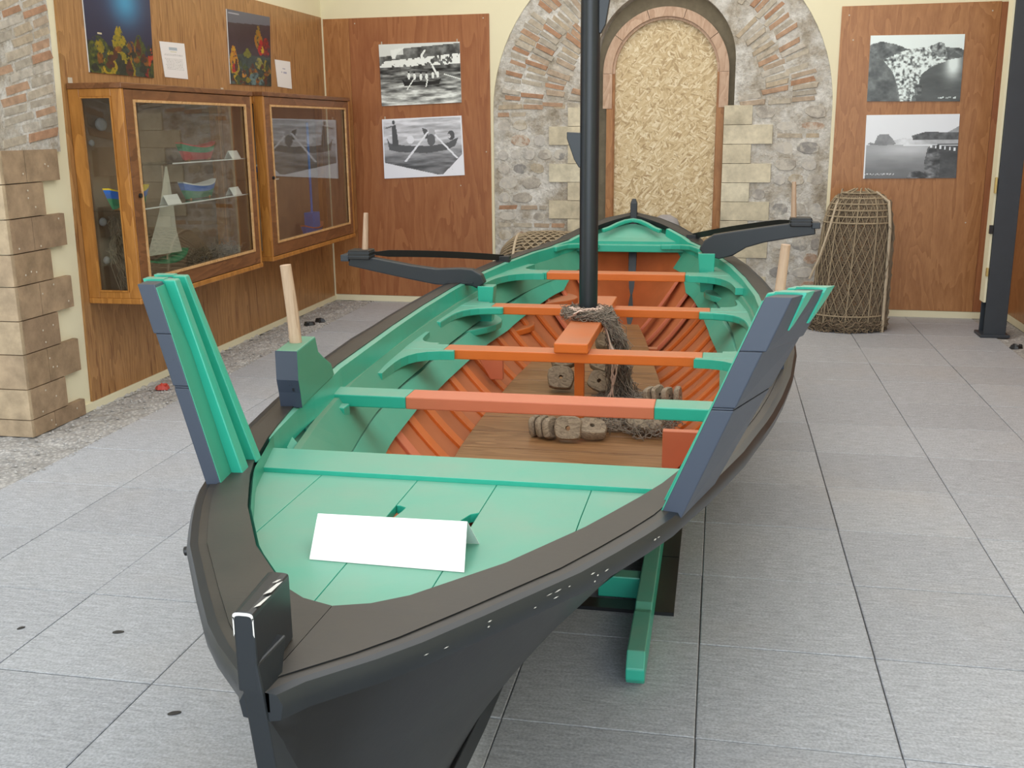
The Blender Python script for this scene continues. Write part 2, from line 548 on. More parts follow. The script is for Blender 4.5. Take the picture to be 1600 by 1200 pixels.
# loose pebbles on the left margin, one heap nobody could count
g = G()
for _ in range(900):
    x, y = random.uniform(XL + .02, XG + .03), random.uniform(3.2, 8.8)
    r = random.uniform(.004, .011)
    g.add([(x - r, y, 0), (x, y - r * .8, 0), (x + r, y, 0), (x, y + r, 0), (x, y, r)], [(0, 1, 4), (1, 2, 4), (2, 3, 4), (3, 0, 4)])
pb = g.build('pebbles', 'gravel', floor)
pb['kind'] = 'stuff'

g = G().box(XL - .5, XR + .3, -1.8, 9.3, H, H + .15)
struct(g.build('ceiling', 'ceiling'))

def rect(u0, u1, z0, z1):
    return [(u0, z0), (u1, z0), (u1, z1), (u0, z1)]
# ---- back wall: plaster skin with the arched patch of bare masonry left open
AU, AZ, AR = 2.85, 1.62, 1.36
def plaster_outline():
    o = [(-.3, 0), (AU - AR, 0)]
    o += [(AU + AR * math.cos(math.radians(180 - 180 * i / 40)), AZ + AR * math.sin(math.radians(180 * i / 40))) for i in range(41)]
    o += [(AU + AR, 0), (5.95, 0), (5.95, H), (-.3, H)]
    return o
g = G().prism([W(u, z, 0) for u, z in plaster_outline()], -NW * .03)
wall_back = struct(g.build('wall_back', 'cream'))
DU, DZ, DR = 2.905, 2.0, .555          # arched doorway in the masonry
o = [(AU - AR - .05, -.02), (DU - DR, -.02)]
o += [(DU + DR * math.cos(math.radians(180 - 180 * i / 28)), DZ + DR * math.sin(math.radians(180 * i / 28))) for i in range(29)]
o += [(DU + DR, -.02), (AU + AR + .05, -.02), (AU + AR + .05, H), (AU - AR - .05, H)]
G().prism([W(u, z, -.012) for u, z in o], -NW * .34).build('masonry_core', 'mortar', wall_back)

def unit_block(name, mat, n_var, rough, parent, wob):
    ms = []
    for k in range(n_var):
        b = []
        for z in (-.5, .5):
            for (x, y) in ((-.5, -.5), (.5, -.5), (.5, .5), (-.5, .5)):
                b.append((x + random.uniform(-wob, wob), y + random.uniform(-wob, wob), z))
        inset = rough
        top = [(x * (1 - inset * .5), y * (1 - inset), .5) for x, y, z in b[4:]]
        mid = [(x, y, .25) for x, y, z in b[4:]]
        me = bpy.data.meshes.new(name)
        q = G().loft([b[:4], mid, top])
        me.from_pydata(q.v, [], q.f)
        me.materials.append(MT[mat])
        ms.append(me)
    return ms

def unit_stone(name, mat, n_var):
    ms = []
    for k in range(n_var):
        n = 9
        rs = [(.5 * random.uniform(.82, 1.05)) for _ in range(n)]
        ang = [2 * math.pi * (i + random.uniform(-.2, .2)) / n for i in range(n)]
        def ring(s, z):
            return [(max(-.5, min(.5, 1.25 * r * s * math.cos(a))), max(-.5, min(.5, 1.25 * r * s * math.sin(a))), z) for r, a in zip(rs, ang)]
        q = G().loft([ring(1, -.5), ring(1, .1), ring(.78, .5)])
        me = bpy.data.meshes.new(name)
        me.from_pydata(q.v, [], q.f)
        me.materials.append(MT[mat])
        ms.append(me)
    return ms

brick_ms = unit_block('brick', 'brick', 4, .16, None, .05)
stone_ms = unit_stone('stone', 'stone', 6)
quoin_ms = unit_block('quoin_block', 'quoin', 2, .02, None, .0)

def frame_rot(ax, ay, az):
    return Matrix((ax, ay, az)).transposed().to_euler()
def on_back(name, me, u, z, w, h, d, proud, ang=0.0):
    a = U * math.cos(ang) + Vector((0, 0, 1)) * math.sin(ang)
    bq = Vector((0, 0, 1)) * math.cos(ang) - U * math.sin(ang)
    return inst(name, me, wall_back, W(u, z, -.012 + proud - d / 2), frame_rot(a, bq, NW), (w, h, d))

# radial brick rings of the arch
for r0, ln in ((.575, .22), (.795, .20), (.99, .20), (1.185, .17)):
    rm = r0 + ln / 2
    pitch = .047 / rm
    a = math.radians(random.uniform(2, 4))
    while a < math.radians(178):
        l2 = ln * random.uniform(.80, 1.0)
        rr = rm + random.uniform(-.02, .02)
        u, z = DU + rr * math.cos(a), 1.62 + rr * math.sin(a)
        tilt = a + random.uniform(-.03, .03)
        ou, oz = DU + (rr + l2 / 2) * math.cos(a), 1.62 + (rr + l2 / 2) * math.sin(a)
        iu, iz = DU + (rr - l2 / 2) * math.cos(a), 1.62 + (rr - l2 / 2) * math.sin(a)
        ok = math.hypot(ou - AU, oz - AZ) < AR - .006 and z < 2.62
        inside_door = iz > DZ and math.hypot(iu - DU, iz - DZ) < DR + .01 or iz <= DZ and abs(iu - DU) < DR + .01
        if ok and not inside_door and random.random() < .93:
            on_back('brick', random.choice(brick_ms), u, z, l2, random.uniform(.034, .046), .05, random.uniform(.001, .010), tilt)
        a += pitch * random.uniform(.92, 1.12)

# rubble and stray brick courses beside the doorway
QROW = .1512
def left_limit(z):
    k = int(round((1.653 - z) / QROW - .5))
    return (1.955 if k % 2 == 1 else 2.115) if 0 <= k < 11 else 2.36
def right_limit(z):
    k = int(round((1.653 - z) / QROW - .5))
    return (3.775 if k % 2 == 1 else 3.612) if 0 <= k < 11 else 3.40
for side in (0, 1):
    z = .06
    while z < 1.66:
        rowh = random.choice((.05, .075, .10, .115))
        zc = z + rowh / 2
        if side == 0:
            u0, u1 = AU - AR + .03, min(left_limit(z + .005), left_limit(z + rowh - .005)) - .012
        else:
            u0, u1 = max(right_limit(z + .005), right_limit(z + rowh - .005)) + .012, AU + AR - .03
        u = u0
        while u < u1 - .05:
            w = random.uniform(.10, .24) if rowh < .06 else random.uniform(.09, .2)
            w = min(w, u1 - u)
            if w > .05 and random.random() < .86:
                if rowh < .06:
                    on_back('brick', random.choice(brick_ms), u + w / 2, zc, w * .95, rowh * .8, .05, random.uniform(-.001, .006), random.uniform(-.04, .04))
                else:
                    on_back('stone', random.choice(stone_ms), u + w / 2, zc, w * .97, rowh * .93, .06, random.uniform(-.001, .008), random.uniform(-.12, .12))
            u += w + .012
        z += rowh + .012
# toothed quoin blocks of pale tuff
for k in range(11):
    z = 1.653 - QROW * (k + .5)
    wide = k % 2 == 1
    ul, ur = (1.962, 3.770) if wide else (2.122, 3.607)
    dl = DU - DR + .005
    dr = DU + .478
    on_back('quoin_block', quoin_ms[0], (ul + dl) / 2, z, dl - ul - .003, QROW - .002, .06, .014)
    on_back('quoin_block', quoin_ms[1], (ur + dr) / 2, z, ur - dr - .003, QROW - .002, .06, .014)

# the boarded door in the arch
FZ = 1.915
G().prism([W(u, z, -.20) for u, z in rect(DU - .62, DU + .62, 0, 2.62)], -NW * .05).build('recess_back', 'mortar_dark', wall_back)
def arch_band(r_out, r_in, z0, off0, off1, n=28):
    a = arc(DU, FZ, r_out, 180, 0, n)
    bq = arc(DU, FZ, r_in, 0, 180, n)
    pts = [(DU - r_out, z0)] + a + [(DU + r_out, z0), (DU + r_in, z0)] + bq + [(DU - r_in, z0)]
    return G().prism([W(u, z, off0) for u, z in pts], NW * (off1 - off0))
pts = [(DU - .45, 0)] + arc(DU, FZ, .45, 180, 0, 28) + [(DU + .45, 0)]
door = struct(G().prism([W(u, z, -.16) for u, z in pts], NW * .018).build('door_1', 'osb'))
door['label'] = 'arched strand board sheet closing the doorway in the back wall'
# arch head: five curved segments butted together
for s in range(5):
    a0, a1 = 180 - 36 * s, 180 - 36 * (s + 1)
    o = arc(DU, FZ, .505, a0 - .25, a1 + .25, 8) + arc(DU, FZ, .432, a1 + .25, a0 - .25, 8)
    G().prism([W(u, z, -.14) for u, z in o], NW * .055).build('frame_segment', 'door_wood', door)
for sx in (-1, 1):
    u = DU + sx * .468
    G().prism([W(u - .037, 1.64, -.14), W(u + .037, 1.64, -.14), W(u + .037, FZ, -.14), W(u - .037, FZ, -.14)], NW * .055).build('frame_block', 'door_wood', door)
    u = DU + sx * .447
    G().prism([W(u - .028, 0, -.14), W(u + .028, 0, -.14), W(u + .028, 1.66, -.14), W(u - .028, 1.66, -.14)], NW * .05).build('frame_stile', 'door_stain', door)
    u = DU + sx * .424
    G().prism([W(u - .012, 0, -.14), W(u + .012, 0, -.14), W(u + .012, FZ, -.14), W(u - .012, FZ, -.14)], NW * .03).build('door_stop', 'door_stain', door)
o = arc(DU, FZ, .434, 180, 0, 24) + arc(DU, FZ, .412, 0, 180, 24)
G().prism([W(u, z, -.14) for u, z in o], NW * .03).build('door_stop', 'door_wood', door)

# plywood sheets on the back wall
def sheet(name, pts, mat, parent, thick=.014):
    return G().prism([W(u, z, 0) for u, z in pts], NW * thick).build(name, mat, parent)
sheet('wall_panel', rect(.012, .245, .055, 2.403), 'ply_right', wall_back)
sheet('wall_panel', rect(.247, 1.468, .055, 2.403), 'ply_back', wall_back)
sheet('wall_panel', rect(4.235, 5.36, .055, 2.365), 'ply_right', wall_back)
sheet('wall_panel', rect(5.362, 5.62, .055, 2.36), 'ply_back', wall_back)
for u, z in ((.30, 2.36), (1.42, 2.37), (1.2, 1.02), (1.43, 1.3), (4.29, 2.3), (5.3, 2.3), (5.25, .75), (4.33, 2.12)):
    G().add([W(u + .006 * math.cos(a), z + .006 * math.sin(a), .0155) for a in np.linspace(0, 2 * math.pi, 7)[:-1]], [tuple(range(6))]).build('nail', 'nail', wall_back)
bb = struct(G().prism([W(-.05, 0, 0), W(1.49, 0, 0), W(1.49, .052, 0), W(-.05, .052, 0)], NW * .016).build('baseboard_back', 'cream'))
G().prism([W(4.21, 0, 0), W(5.6, 0, 0), W(5.6, .052, 0), W(4.21, .052, 0)], NW * .016).build('baseboard_length', 'cream', bb)

# ---- left wall with the doorway towards the street (Y 2.6 .. 4.5)
LY0, LY1, LAR = 2.45, 4.5, 1.02
lc = (LY0 + LY1) / 2
o = [(-1.8, 0), (LY0, 0)] + [(lc + (LY1 - LY0) / 2 * math.cos(math.radians(180 - 180 * i / 24)), 1.55 + (LY1 - LY0) / 2 * math.sin(math.radians(180 * i / 24))) for i in range(25)]
o += [(LY1, 0), (9.2, 0), (9.2, H), (-1.8, H)]
wall_left = struct(G().prism([(XL, y, z) for y, z in o], (-.5, 0, 0)).build('wall_left', 'cream'))
# bare masonry round that doorway, a skin proud of the plaster
EDGE = ([1.40, 1.55, 1.75, 2.0, 2.15, 2.30, 2.5, 2.7, 2.86], [4.985, 4.990, 5.0, 5.008, 5.004, 4.975, 4.89, 4.74, 4.45])
o = [(LY1, 1.40)] + [(lc + 1.025 * math.cos(math.radians(8 * i)), 1.55 + 1.025 * math.sin(math.radians(8 * i))) for i in range(0, 9)]
o += [(y, z) for z, y in zip(reversed(EDGE[0]), reversed(EDGE[1]))]
G().prism([(XL, y, z) for y, z in o], (.018, 0, 0)).build('masonry_core', 'mortar', wall_left)
def on_left(name, me, y, z, w, h, d, proud, ang=0.0, base=XL + .018):
    a = Vector((0, math.cos(ang), math.sin(ang)))
    bq = Vector((0, -math.sin(ang), math.cos(ang)))
    return inst(name, me, wall_left, (base + proud - d / 2, y, z), frame_rot(a, bq, Vector((1, 0, 0))), (w, h, d))
zr = 1.445
while zr < 2.75:
    tilt = math.radians(interp(zr, [1.42, 2.4], [6, 24]))
    hgt = random.uniform(.034, .046)
    y = interp(zr, *EDGE) - random.uniform(.004, .016)
    while y > 4.0:
        w = random.uniform(.13, .25)
        yc = y - w / 2 * math.cos(tilt)
        z = zr + (yc - 4.97) * math.tan(tilt)
        if z > 1.44 and math.hypot(yc - w / 2 - lc, z - 1.55) > 1.05 and yc + w / 2 < interp(z + w / 2 * math.sin(tilt), *EDGE) + .02:
            on_left('brick', random.choice(brick_ms), yc, z, w, hgt, .05, random.uniform(.000, .008), tilt + random.uniform(-.03, .03))
        y -= (w + .012) * math.cos(tilt)
    zr += (hgt + .011) / math.cos(tilt)
# toothed quoins that wrap the jamb
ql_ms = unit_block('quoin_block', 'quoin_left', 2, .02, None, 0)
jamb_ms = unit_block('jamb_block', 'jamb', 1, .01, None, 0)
NAIL = None
QZ = [1.415, 1.256, 1.090, .921, .764, .594, .425, .248, .09, 0]
for k in range(len(QZ) - 1):
    z1, z0 = QZ[k], QZ[k + 1]
    y1 = 4.936 if k % 2 == 0 else 4.790
    y0 = 4.50
    ys = [y0, 4.665, y1] if k % 2 == 0 else [y0, y1]
    for ya, yb in zip(ys[:-1], ys[1:]):
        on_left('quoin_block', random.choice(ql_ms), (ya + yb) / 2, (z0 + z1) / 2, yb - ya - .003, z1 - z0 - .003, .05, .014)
    # the same course seen on the jamb
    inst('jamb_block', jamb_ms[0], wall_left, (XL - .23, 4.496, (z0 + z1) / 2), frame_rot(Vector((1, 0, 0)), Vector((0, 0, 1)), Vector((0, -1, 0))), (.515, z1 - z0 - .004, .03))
    for _ in range(3):
        y, z = random.uniform(y0 + .03, y1 - .03), random.uniform(z0 + .02, z1 - .02)
        r = .0055
        ng = [(XL + .041, y + r * math.cos(a), z + r * math.sin(a)) for a in np.linspace(0, 2 * math.pi, 7)[:-1]]
        if NAIL is None:
            NAIL = G().add(ng + [(XL + .044, y, z)], [(i, (i + 1) % 6, 6) for i in range(6)]).build('nail', 'nail', wall_left)
        else:
            inst('nail', NAIL.data, wall_left, (XL + .0425, y, z))
# plywood sheets along the left wall
G().prism([(XL, 5.032, .045), (XL, 6.13, .045), (XL, 6.13, 2.415), (XL, 5.098, 2.415)], (.014, 0, 0)).build('wall_panel', 'ply_left', wall_left)
for y0, y1 in ((6.133, 7.352), (7.355, 8.572), (8.575, 8.828)):
    G().box(XL, XL + .014, y0, y1, .045, 2.415).build('wall_panel', 'ply_left', wall_left)
G().box(XL + .0, XL + .022, 8.829, 8.848, .03, 2.41).build('corner_bead', 'cream', wall_left)
struct(G().box(XL, XL + .02, 4.95, 8.84, 0, .044).build('baseboard_left', 'cream'))
g = G()
for i in range(60):
    y = random.uniform(4.98, 8.8)
    r, l = random.uniform(.004, .03), random.uniform(.02, .08)
    g.add([(XL + .018, y - l, -.004), (XL + .02 + r, y + random.uniform(-l, l) * .6, -.004), (XL + .018, y + l, -.004), (XL + .018, y, r * .5)], [(0, 1, 3), (1, 2, 3)])
cr = g.build('cement_crumbs', 'cement', wall_left)
cr['kind'] = 'stuff'

# ---- right wall and steel post
wall_right = struct(G().box(XR, XR + .3, -1.8, 9.2, 0, H).build('wall_right', 'cream'))
for y0, y1 in ((3.9, 5.12), (5.123, 6.34), (6.343, 7.56), (7.563, 8.62)):
    G().box(XR - .014, XR, y0, y1, .055, 2.36).build('wall_panel', 'ply_right', wall_right)
struct(G().box(XR - .018, XR, 3.9, 8.64, 0, .052).build('baseboard_right', 'cream'))
PX, PY = 1.975, 7.95
post = struct(thing('pillar', None, None, (PX, PY, 0)))
g = G().box(PX - .075, PX + .075, PY - .075, PY - .063, .0, H).box(PX - .075, PX + .075, PY + .063, PY + .075, 0, H).box(PX - .006, PX + .006, PY - .063, PY + .063, 0, H)
g.box(PX + .063, PX + .075, PY - .063, PY + .063, 0, H)
g.build('post_shaft', 'steel_black', post, bevel=.003)
G().box(PX - .10, PX + .10, PY - .10, PY + .10, 0, .022).build('base_plate', 'steel_black', post, bevel=.004)
G().box(PX - .092, PX - .077, PY - .06, PY + .06, .25, H).build('edge_strip', 'cream', post)
G().box(PX - .098, PX - .084, PY - .085, PY - .062, 1.02, 1.13).build('hinge', 'brass', post, bevel=.002)
G().box(PX - .098, PX - .084, PY - .085, PY - .062, .44, .50).build('hinge', 'brass', post, bevel=.002)
G().box(PX - .104, PX - .080, PY - .088, PY - .060, .74, .80).build('latch', 'iron', post, bevel=.002)

# ================================================================== THE BOAT (x across, s along from bow to stern, z up)
BX, BY = -.556, 4.0
boat = thing('rowing_boat', 'long black, green and orange wooden fishing boat with a black mast in mid hall', 'boat', (BX, BY, 0))
def P(x, s, z):     # the hull is a little fuller to starboard
    k = interp(s, [-2.0, -1.2, .6, 1.6], [0, 1, 1, 0])
    return (BX + x * (1 + (.030 if x > 0 else -.012) * k), BY + s, z)
def zg(s):      # top of the gunwale
    return interp(s, [-2.88, -2.6, -1.8, -.94, 0, 1, 1.84, 2.5, 2.75, 2.88, 3.0, 3.08], [.805, .795, .768, .745, .727, .727, .748, .768, .795, .845, .905, .945])
def bo(s):      # outer half width at the gunwale
    return interp(s, [-2.88, -2.84, -2.73, -2.59, -2.38, -2.13, -1.88, -1.6, -1.3, -1.0, -.7, -.28, .2, .6, 1.0, 1.5, 1.9, 2.3, 2.6, 2.8, 2.93, 3.02, 3.08],
                  [.012, .035, .135, .225, .355, .470, .545, .615, .672, .722, .764, .803, .822, .825, .816, .775, .72, .635, .535, .432, .31, .17, .014])
def bi(s):      # inner edge of the black gunwale
    return interp(s, [-2.62, -2.60, -2.56, -2.50, -2.40, -2.19, -1.94, -1.67, -1.33, -.84, 0, .5, 1.0, 1.5, 1.9, 2.3, 2.6, 2.8, 2.92, 3.0, 3.04],
                  [0, .055, .105, .15, .225, .340, .448, .525, .597, .675, .735, .748, .743, .70, .642, .553, .45, .345, .225, .09, 0])
def zk(s):      # bottom of the hull skin
    return interp(s, [-2.88, -2.86, -2.8, -2.65, -2.4, -2.1, -1.8, -1.5, -1.0, 2.2, 2.6, 2.85, 2.98, 3.08], [.74, .62, .42, .26, .165, .105, .07, .055, .05, .05, .085, .19, .42, .80])
def pw(s):
    return interp(s, [-2.88, -2.5, -2.0, -1.6, -1.2, -.8, -.3, 1.4, 2.2, 2.7, 3.0], [1.3, 1.4, 1.35, 1.05, .68, .56, .50, .50, .62, .8, .9])
def hx(s, z, skin=0.0):     # half width of the hull at height z
    zt = zg(s) - .03
    t = (z - zk(s)) / max(.02, zt - zk(s))
    return max(0.0, (bo(s) - .018) * max(0, min(1.08, t)) ** pw(s) - skin)
def lsp(a, b, n):
    return [a + (b - a) * i / n for i in range(n + 1)]
SS = [-2.88, -2.86, -2.83, -2.78, -2.70] + lsp(-2.6, 2.7, 53) + [2.75, 2.8, 2.85, 2.9, 2.94, 2.98, 3.02, 3.05, 3.08]
# outer skin, both sides in one shell
rings = []
for s in SS:
    zt, z0 = zg(s) - .03, zk(s)
    half = []
    for i in range(17):
        t = (i / 16) ** 1.5
        z = z0 + (zt - z0) * t
        half.append((hx(s, z) + .010 + .004 * (i > 12), z))
    ring = [P(-x, s, z) for x, z in reversed(half)] + [P(x, s, z) for x, z in half]
    rings.append(ring)
hull = G().loft(rings, closed=False).build('hull', 'black', boat, smooth=True)
# keel, stem and stern post
kp = [(-2.885, .80), (-2.878, .62), (-2.83, .42), (-2.70, .24), (-2.45, .125), (-2.1, .055), (-1.7, .015), (-1.4, .002), (2.3, .002), (2.65, .03), (2.9, .14), (3.02, .36), (3.09, .7), (3.11, .94)]
ki = [(3.05, .94), (3.03, .7), (2.96, .40), (2.84, .22), (2.6, .11), (2.3, .075), (-1.4, .075), (-1.7, .09), (-2.1, .13), (-2.4, .20), (-2.62, .31), (-2.76, .46), (-2.82, .64), (-2.83, .80)]
ns = len(kp)
def side_prism(pts, w):
    return G().prism([P(-w / 2, s, z) for s, z in pts], (w, 0, 0))
side_prism([(-1.4, .002), (2.3, .002), (2.3, .075), (-1.4, .075)], .05).build('keel', 'black', boat)
def stem_x(z):
    return interp(z, [.40, .67, .79, .83], [.008, .006, -.006, -.013])
sl_ = [(-2.885, -2.80, .84)] + [(a[0], b_[0], a[1], b_[1]) for a, b_ in zip(kp[:8], list(reversed(ki))[:8])]
rings = []
for q in sl_:
    z0, z1 = q[2], q[-1]
    rings.append([P(stem_x(z0) - .0140, q[0], z0), P(stem_x(z0) + .0140, q[0], z0), P(stem_x(z1) + .018, q[1], z1), P(stem_x(z1) - .018, q[1], z1)])
stem = G().loft(rings).build('stem_post', 'black_mast', boat, bevel=.003)
sp_ = G().loft([[P(-.022, a[0], a[1]), P(.022, a[0], a[1]), P(.028, b_[0], b_[1]), P(-.028, b_[0], b_[1])] for a, b_ in zip(kp[8:], list(reversed(ki))[8:])])
sp_.build('stern_post', 'black', boat, bevel=.004)
# stem head standing above the gunwale, rounded top with worn edge
hx0, hxt = -.013, .036
def head(s0, s1, z0, z1, w, tilt):
    prof = [(-w / 2, 0), (w / 2, 0)] + [(w / 2 * abs(math.cos(math.radians(a))) ** .5 * (1 if a < 90 else -1), .93 + .07 * math.sin(math.radians(a)) ** .6) for a in range(0, 181, 20)]
    r0 = [P(hx0 + x, s0, z0 + (z1 - z0) * k) for x, k in prof]
    r1 = [P(hx0 - .018 + x * 1.15, s1, z0 + (z1 - tilt - z0) * k) for x, k in prof]
    return G().loft([r0, r1])
head(-2.8852, -2.735, .80, .912, .0285, .012).build('stem_head', 'black_mast', boat, bevel=.003)
we = G()
def wp(ang, k, drop):
    c = math.cos(math.radians(ang))
    return P(hx0 + k * .01425 * abs(c) ** .5 * (1 if ang < 90 else -1), -2.8860, .80 + .112 * (.93 + .07 * math.sin(math.radians(ang)) ** .6) - drop)
for i in range(9):
    a, b2 = 20 * i, 20 * (i + 1)
    we.add([wp(a, 1.0, 0), wp(b2, 1.0, 0), wp(b2, .86, .0045), wp(a, .86, .0045)], [(0, 1, 2, 3)])
for sx in (-1, 1):
    we.add([P(hx0 + sx * .0125, -2.8860, .882), P(hx0 + sx * .01425, -2.8860, .878), P(hx0 + sx * .01425, -2.8860, .905), P(hx0 + sx * .0122, -2.8860, .905)], [(0, 1, 2, 3)])
tag(we.build('worn_edge', 'chipped', stem), 'bare white worn paint edge')
we = G()
for x, s, z, a, l in ((.004, -2.80, .9085, .004, .05), (.009, -2.845, .9105, .003, .045), (-.002, -2.775, .9065, .003, .02)):
    we.add([P(hx0 + x - a, s - l / 2, z), P(hx0 + x + a, s - l / 3, z), P(hx0 + x + a * .6, s + l / 2, z - .003), P(hx0 + x - a * .7, s + l / 3, z - .003)], [(0, 1, 2, 3)])
tag(we.build('worn_patch', 'chipped', stem), 'bare scuffed patch on the stem head')
# stern head: slim post
G().loft([[P(x, s, z) for x, s in ((-.022, 3.03), (.022, 3.03), (.022, 3.075), (-.022, 3.075))] for z in (.80, 1.0)] + [[P(x, s, 1.03) for x, s in ((-.012, 3.04), (.012, 3.04), (.012, 3.065), (-.012, 3.065))]]).build('stern_head', 'black_mast', boat, bevel=.003)

# gunwale caps, rub rails
GS = [-2.88, -2.86, -2.84, -2.80, -2.76, -2.70, -2.65, -2.62, -2.60, -2.58, -2.56, -2.53, -2.50, -2.45] + lsp(-2.4, 2.7, 51) + [2.75, 2.8, 2.85, 2.9, 2.94, 2.98, 3.02, 3.04, 3.06, 3.08]
for sd in (-1, 1):
    rings = []
    for s in GS:
        z = zg(s)
        a, b2 = max(bi(s), .0005), bo(s)
        if a > b2 - .004:
            a = max(.0005, b2 - .004)
        c2 = max(a + .001, b2 - .024)
        rings.append([P(sd * a, s, z - .028), P(sd * c2, s, z - .032), P(sd * c2, s, z - .002), P(sd * a, s, z)])
    G().loft(rings).build('gunwale', 'black', boat)
    G().loft([[P(sd * max(.0006, bo(s) - .0238), s, zg(s) - .034), P(sd * bo(s), s, zg(s) - .034), P(sd * bo(s), s, zg(s) - .007), P(sd * max(.0006, bo(s) - .0238), s, zg(s) - .0045)] for s in GS]).build('gunwale_edge', 'black', boat)
    rr = []
    for s in GS:
        z, b2 = zg(s), bo(s)
        rr.append([P(sd * (b2 - .006), s, z - .048), P(sd * (b2 + .014), s, z - .044), P(sd * (b2 + .018), s, z - .022), P(sd * (b2 + .010), s, z - .008), P(sd * (b2 - .006), s, z - .006)])
    G().loft(rr).build('rub_rail', 'black_mast', boat, smooth=True)

# inside of the hull
def zst(s):     # height where green gives way to orange
    return interp(s, [-2.3, -1.2, 0, 1.4, 2.4, 2.8, 3.03], [.55, .49, .46, .455, .52, .66, .86])
def strip(s_list, z_lo, z_hi, d_out, d_in, sd, nz=5):
    rings = []
    for s in s_list:
        a = [(max(.002, hx(s, z) - d_out), z) for z in lsp(z_lo(s), z_hi(s), nz)]
        b2 = [(max(.001, hx(s, z) - d_in), z) for z in lsp(z_lo(s), z_hi(s), nz)]
        rings.append([P(sd * x, s, z) for x, z in a + list(reversed(b2))])
    return G().loft(rings)
IS = lsp(-2.0, 2.9, 50)
for sd in (-1, 1):
    strip(lsp(-2.3, 3.07, 54), zst, lambda s: zg(s) - .035, .0, .012, sd).build('side_planking', 'green_dull', boat, smooth=True)
    strip(lsp(-2.3, 3.07, 54), lambda s: zk(s) + .005, lambda s: max(zk(s) + .01, zst(s) - .002), .0, .012, sd, 9).build('bottom_planking', 'orange_deep', boat, smooth=True)
    # inwale under the cap
    rings = []
    for s in lsp(-1.69, 2.9, 48):
        tp_ = min(1, max(.12, (s + 1.72) / .5))
        a = bi(s) + .012
        rings.append([P(sd * max(.002, a), s, zg(s) - .075), P(sd * max(.002, a), s, zg(s) - .029), P(sd * (a - .010), s, zg(s) - .004), P(sd * max(.001, a - .012 - .021 * tp_), s, zg(s) - .008), P(sd * max(.001, a - .012 - .026 * tp_), s, zg(s) - .075)])
    G().loft(rings).build('inwale', 'green', boat)
    strip(lsp(-1.6, 2.75, 44), lambda s: zg(s) - .185, lambda s: zg(s) - .075, .046, .066, sd, 2).build('clamp_plank', 'green_dull', boat)
    strip(lsp(-1.6, 2.6, 42), lambda s: zst(s) - .012, lambda s: zst(s) + .07, .042, .062, sd, 2).build('stringer', 'green', boat)
    s = -1.5
    k = 0
    while s < 2.75:
        salmon = s > 2.2 or k in (4,)
        z0 = max(zk(s) + .02, .10)
        for nm, za, zb, mt in (('rib', zst(s) + .0, zg(s) - .05, 'green'), ('rib', z0, zst(s) - .002, 'salmon' if salmon else 'orange')):
            pts = [P(sd * max(.012, hx(s, z) - .020), s, z) for z in lsp(za, zb, 8)]
            if s > 2.2 and mt == 'salmon':
                pts = [P(sd * max(.02, hx(s, z) - .03), s - .12 * (1 - i / 8), z) for i, z in enumerate(lsp(za, zb, 8))]
            G().bar(pts, (0, 1, 0), .062, .018).build(nm, mt, boat, bevel=.003)
        s += .232
        k += 1
# floorboards laid athwart
def fl(s, sd):
    lim = hx(s, .262) - .035
    if sd < 0:
        return -min(lim, interp(s, [-1.4, -.9, 1.4, 2.0, 2.6], [.34, .43, .43, .30, .10]))
    return min(lim, interp(s, [-1.4, -.9, 0, 1.0, 2.0, 2.6], [.34, .42, .41, .30, .17, .07]))
s = -.85
while s < 2.5:
    w = .225
    e = .0035
    q = [P(fl(s + e, -1), s + e, .262), P(fl(s + e, 1), s + e, .262), P(fl(s + w - e, 1), s + w - e, .262), P(fl(s + w - e, -1), s + w - e, .262)]
    G().prism(q, (0, 0, .018)).build('floorboard', 'floor_wood', boat, bevel=.002)
    s += w
for s in (-.4, .4, 1.2, 1.9):
    G().box(BX - .24, BX + .24, BY + s - .03, BY + s + .03, .20, .262).build('floor_bearer', 'orange_deep', boat)

# thwarts with painted ends and lodging knees
def thwart(s0, ztop, split, depth, knees, th=.040):
    xw = min(hx(s0, ztop - .02), hx(s0 + depth, ztop - .02)) - .02
    t = G().box(BX - split, BX + split, BY + s0, BY + s0 + depth, ztop - th, ztop).build('thwart', 'orange' if s0 > -.5 else 'salmon', boat, bevel=.004)
    for sd in (-1, 1):
        a, b2 = sorted((sd * split, sd * xw))
        tag(G().box(BX + a, BX + b2, BY + s0, BY + s0 + depth, ztop - th, ztop).build('painted_end', 'green', t, bevel=.004), 'green painted end of the thwart')
    if knees:
        for sd in (-1, 1):
            for fb in (-1, 1):
                base = s0 if fb < 0 else s0 + depth
                L_, arm = (.44, .24) if fb < 0 else (.26, .14)
                inner = []
                n = 9
                for i in range(n):                       # concave inner line of the knee
                    a = math.pi / 2 * i / (n - 1)
                    inner.append((1 - math.sin(a), 1 - math.cos(a)))
                x_out = xw + .012
                out_pts, in_pts = [], []
                for f in lsp(0, 1, 8):
                    ss = base + fb * L_ * f
                    out_pts.append((max(.05, min(hx(ss, ztop - .02) - .012, bi(ss) - .022)), ss))
                wide = .042
                for (fx, fs) in inner:
                    ss = base + fb * (.030 + (L_ - .030) * fs ** 1.15)
                    xs = max(.04, min(hx(ss, ztop - .02) - .012, bi(ss) - .022) - wide)
                    xx = xs - (arm - .04) * fx ** 1.6
                    in_pts.append((xx, ss))
                x_arm = x_out - arm - .02
                poly = [(x_arm, base)] + out_pts + list(reversed(in_pts)) + [(x_arm, base + fb * .028)]
                o = G().prism([P(sd * x, s, ztop - .037) for x, s in poly], (0, 0, .036)).build('lodging_knee', 'green', boat, bevel=.006)
thwart(-.96, .682, .388, .10, False)
thwart(-.01, .632, .515, .10, True)
thwart(.99, .640, .533, .10, True)
thwart(1.80, .700, .387, .11, True)
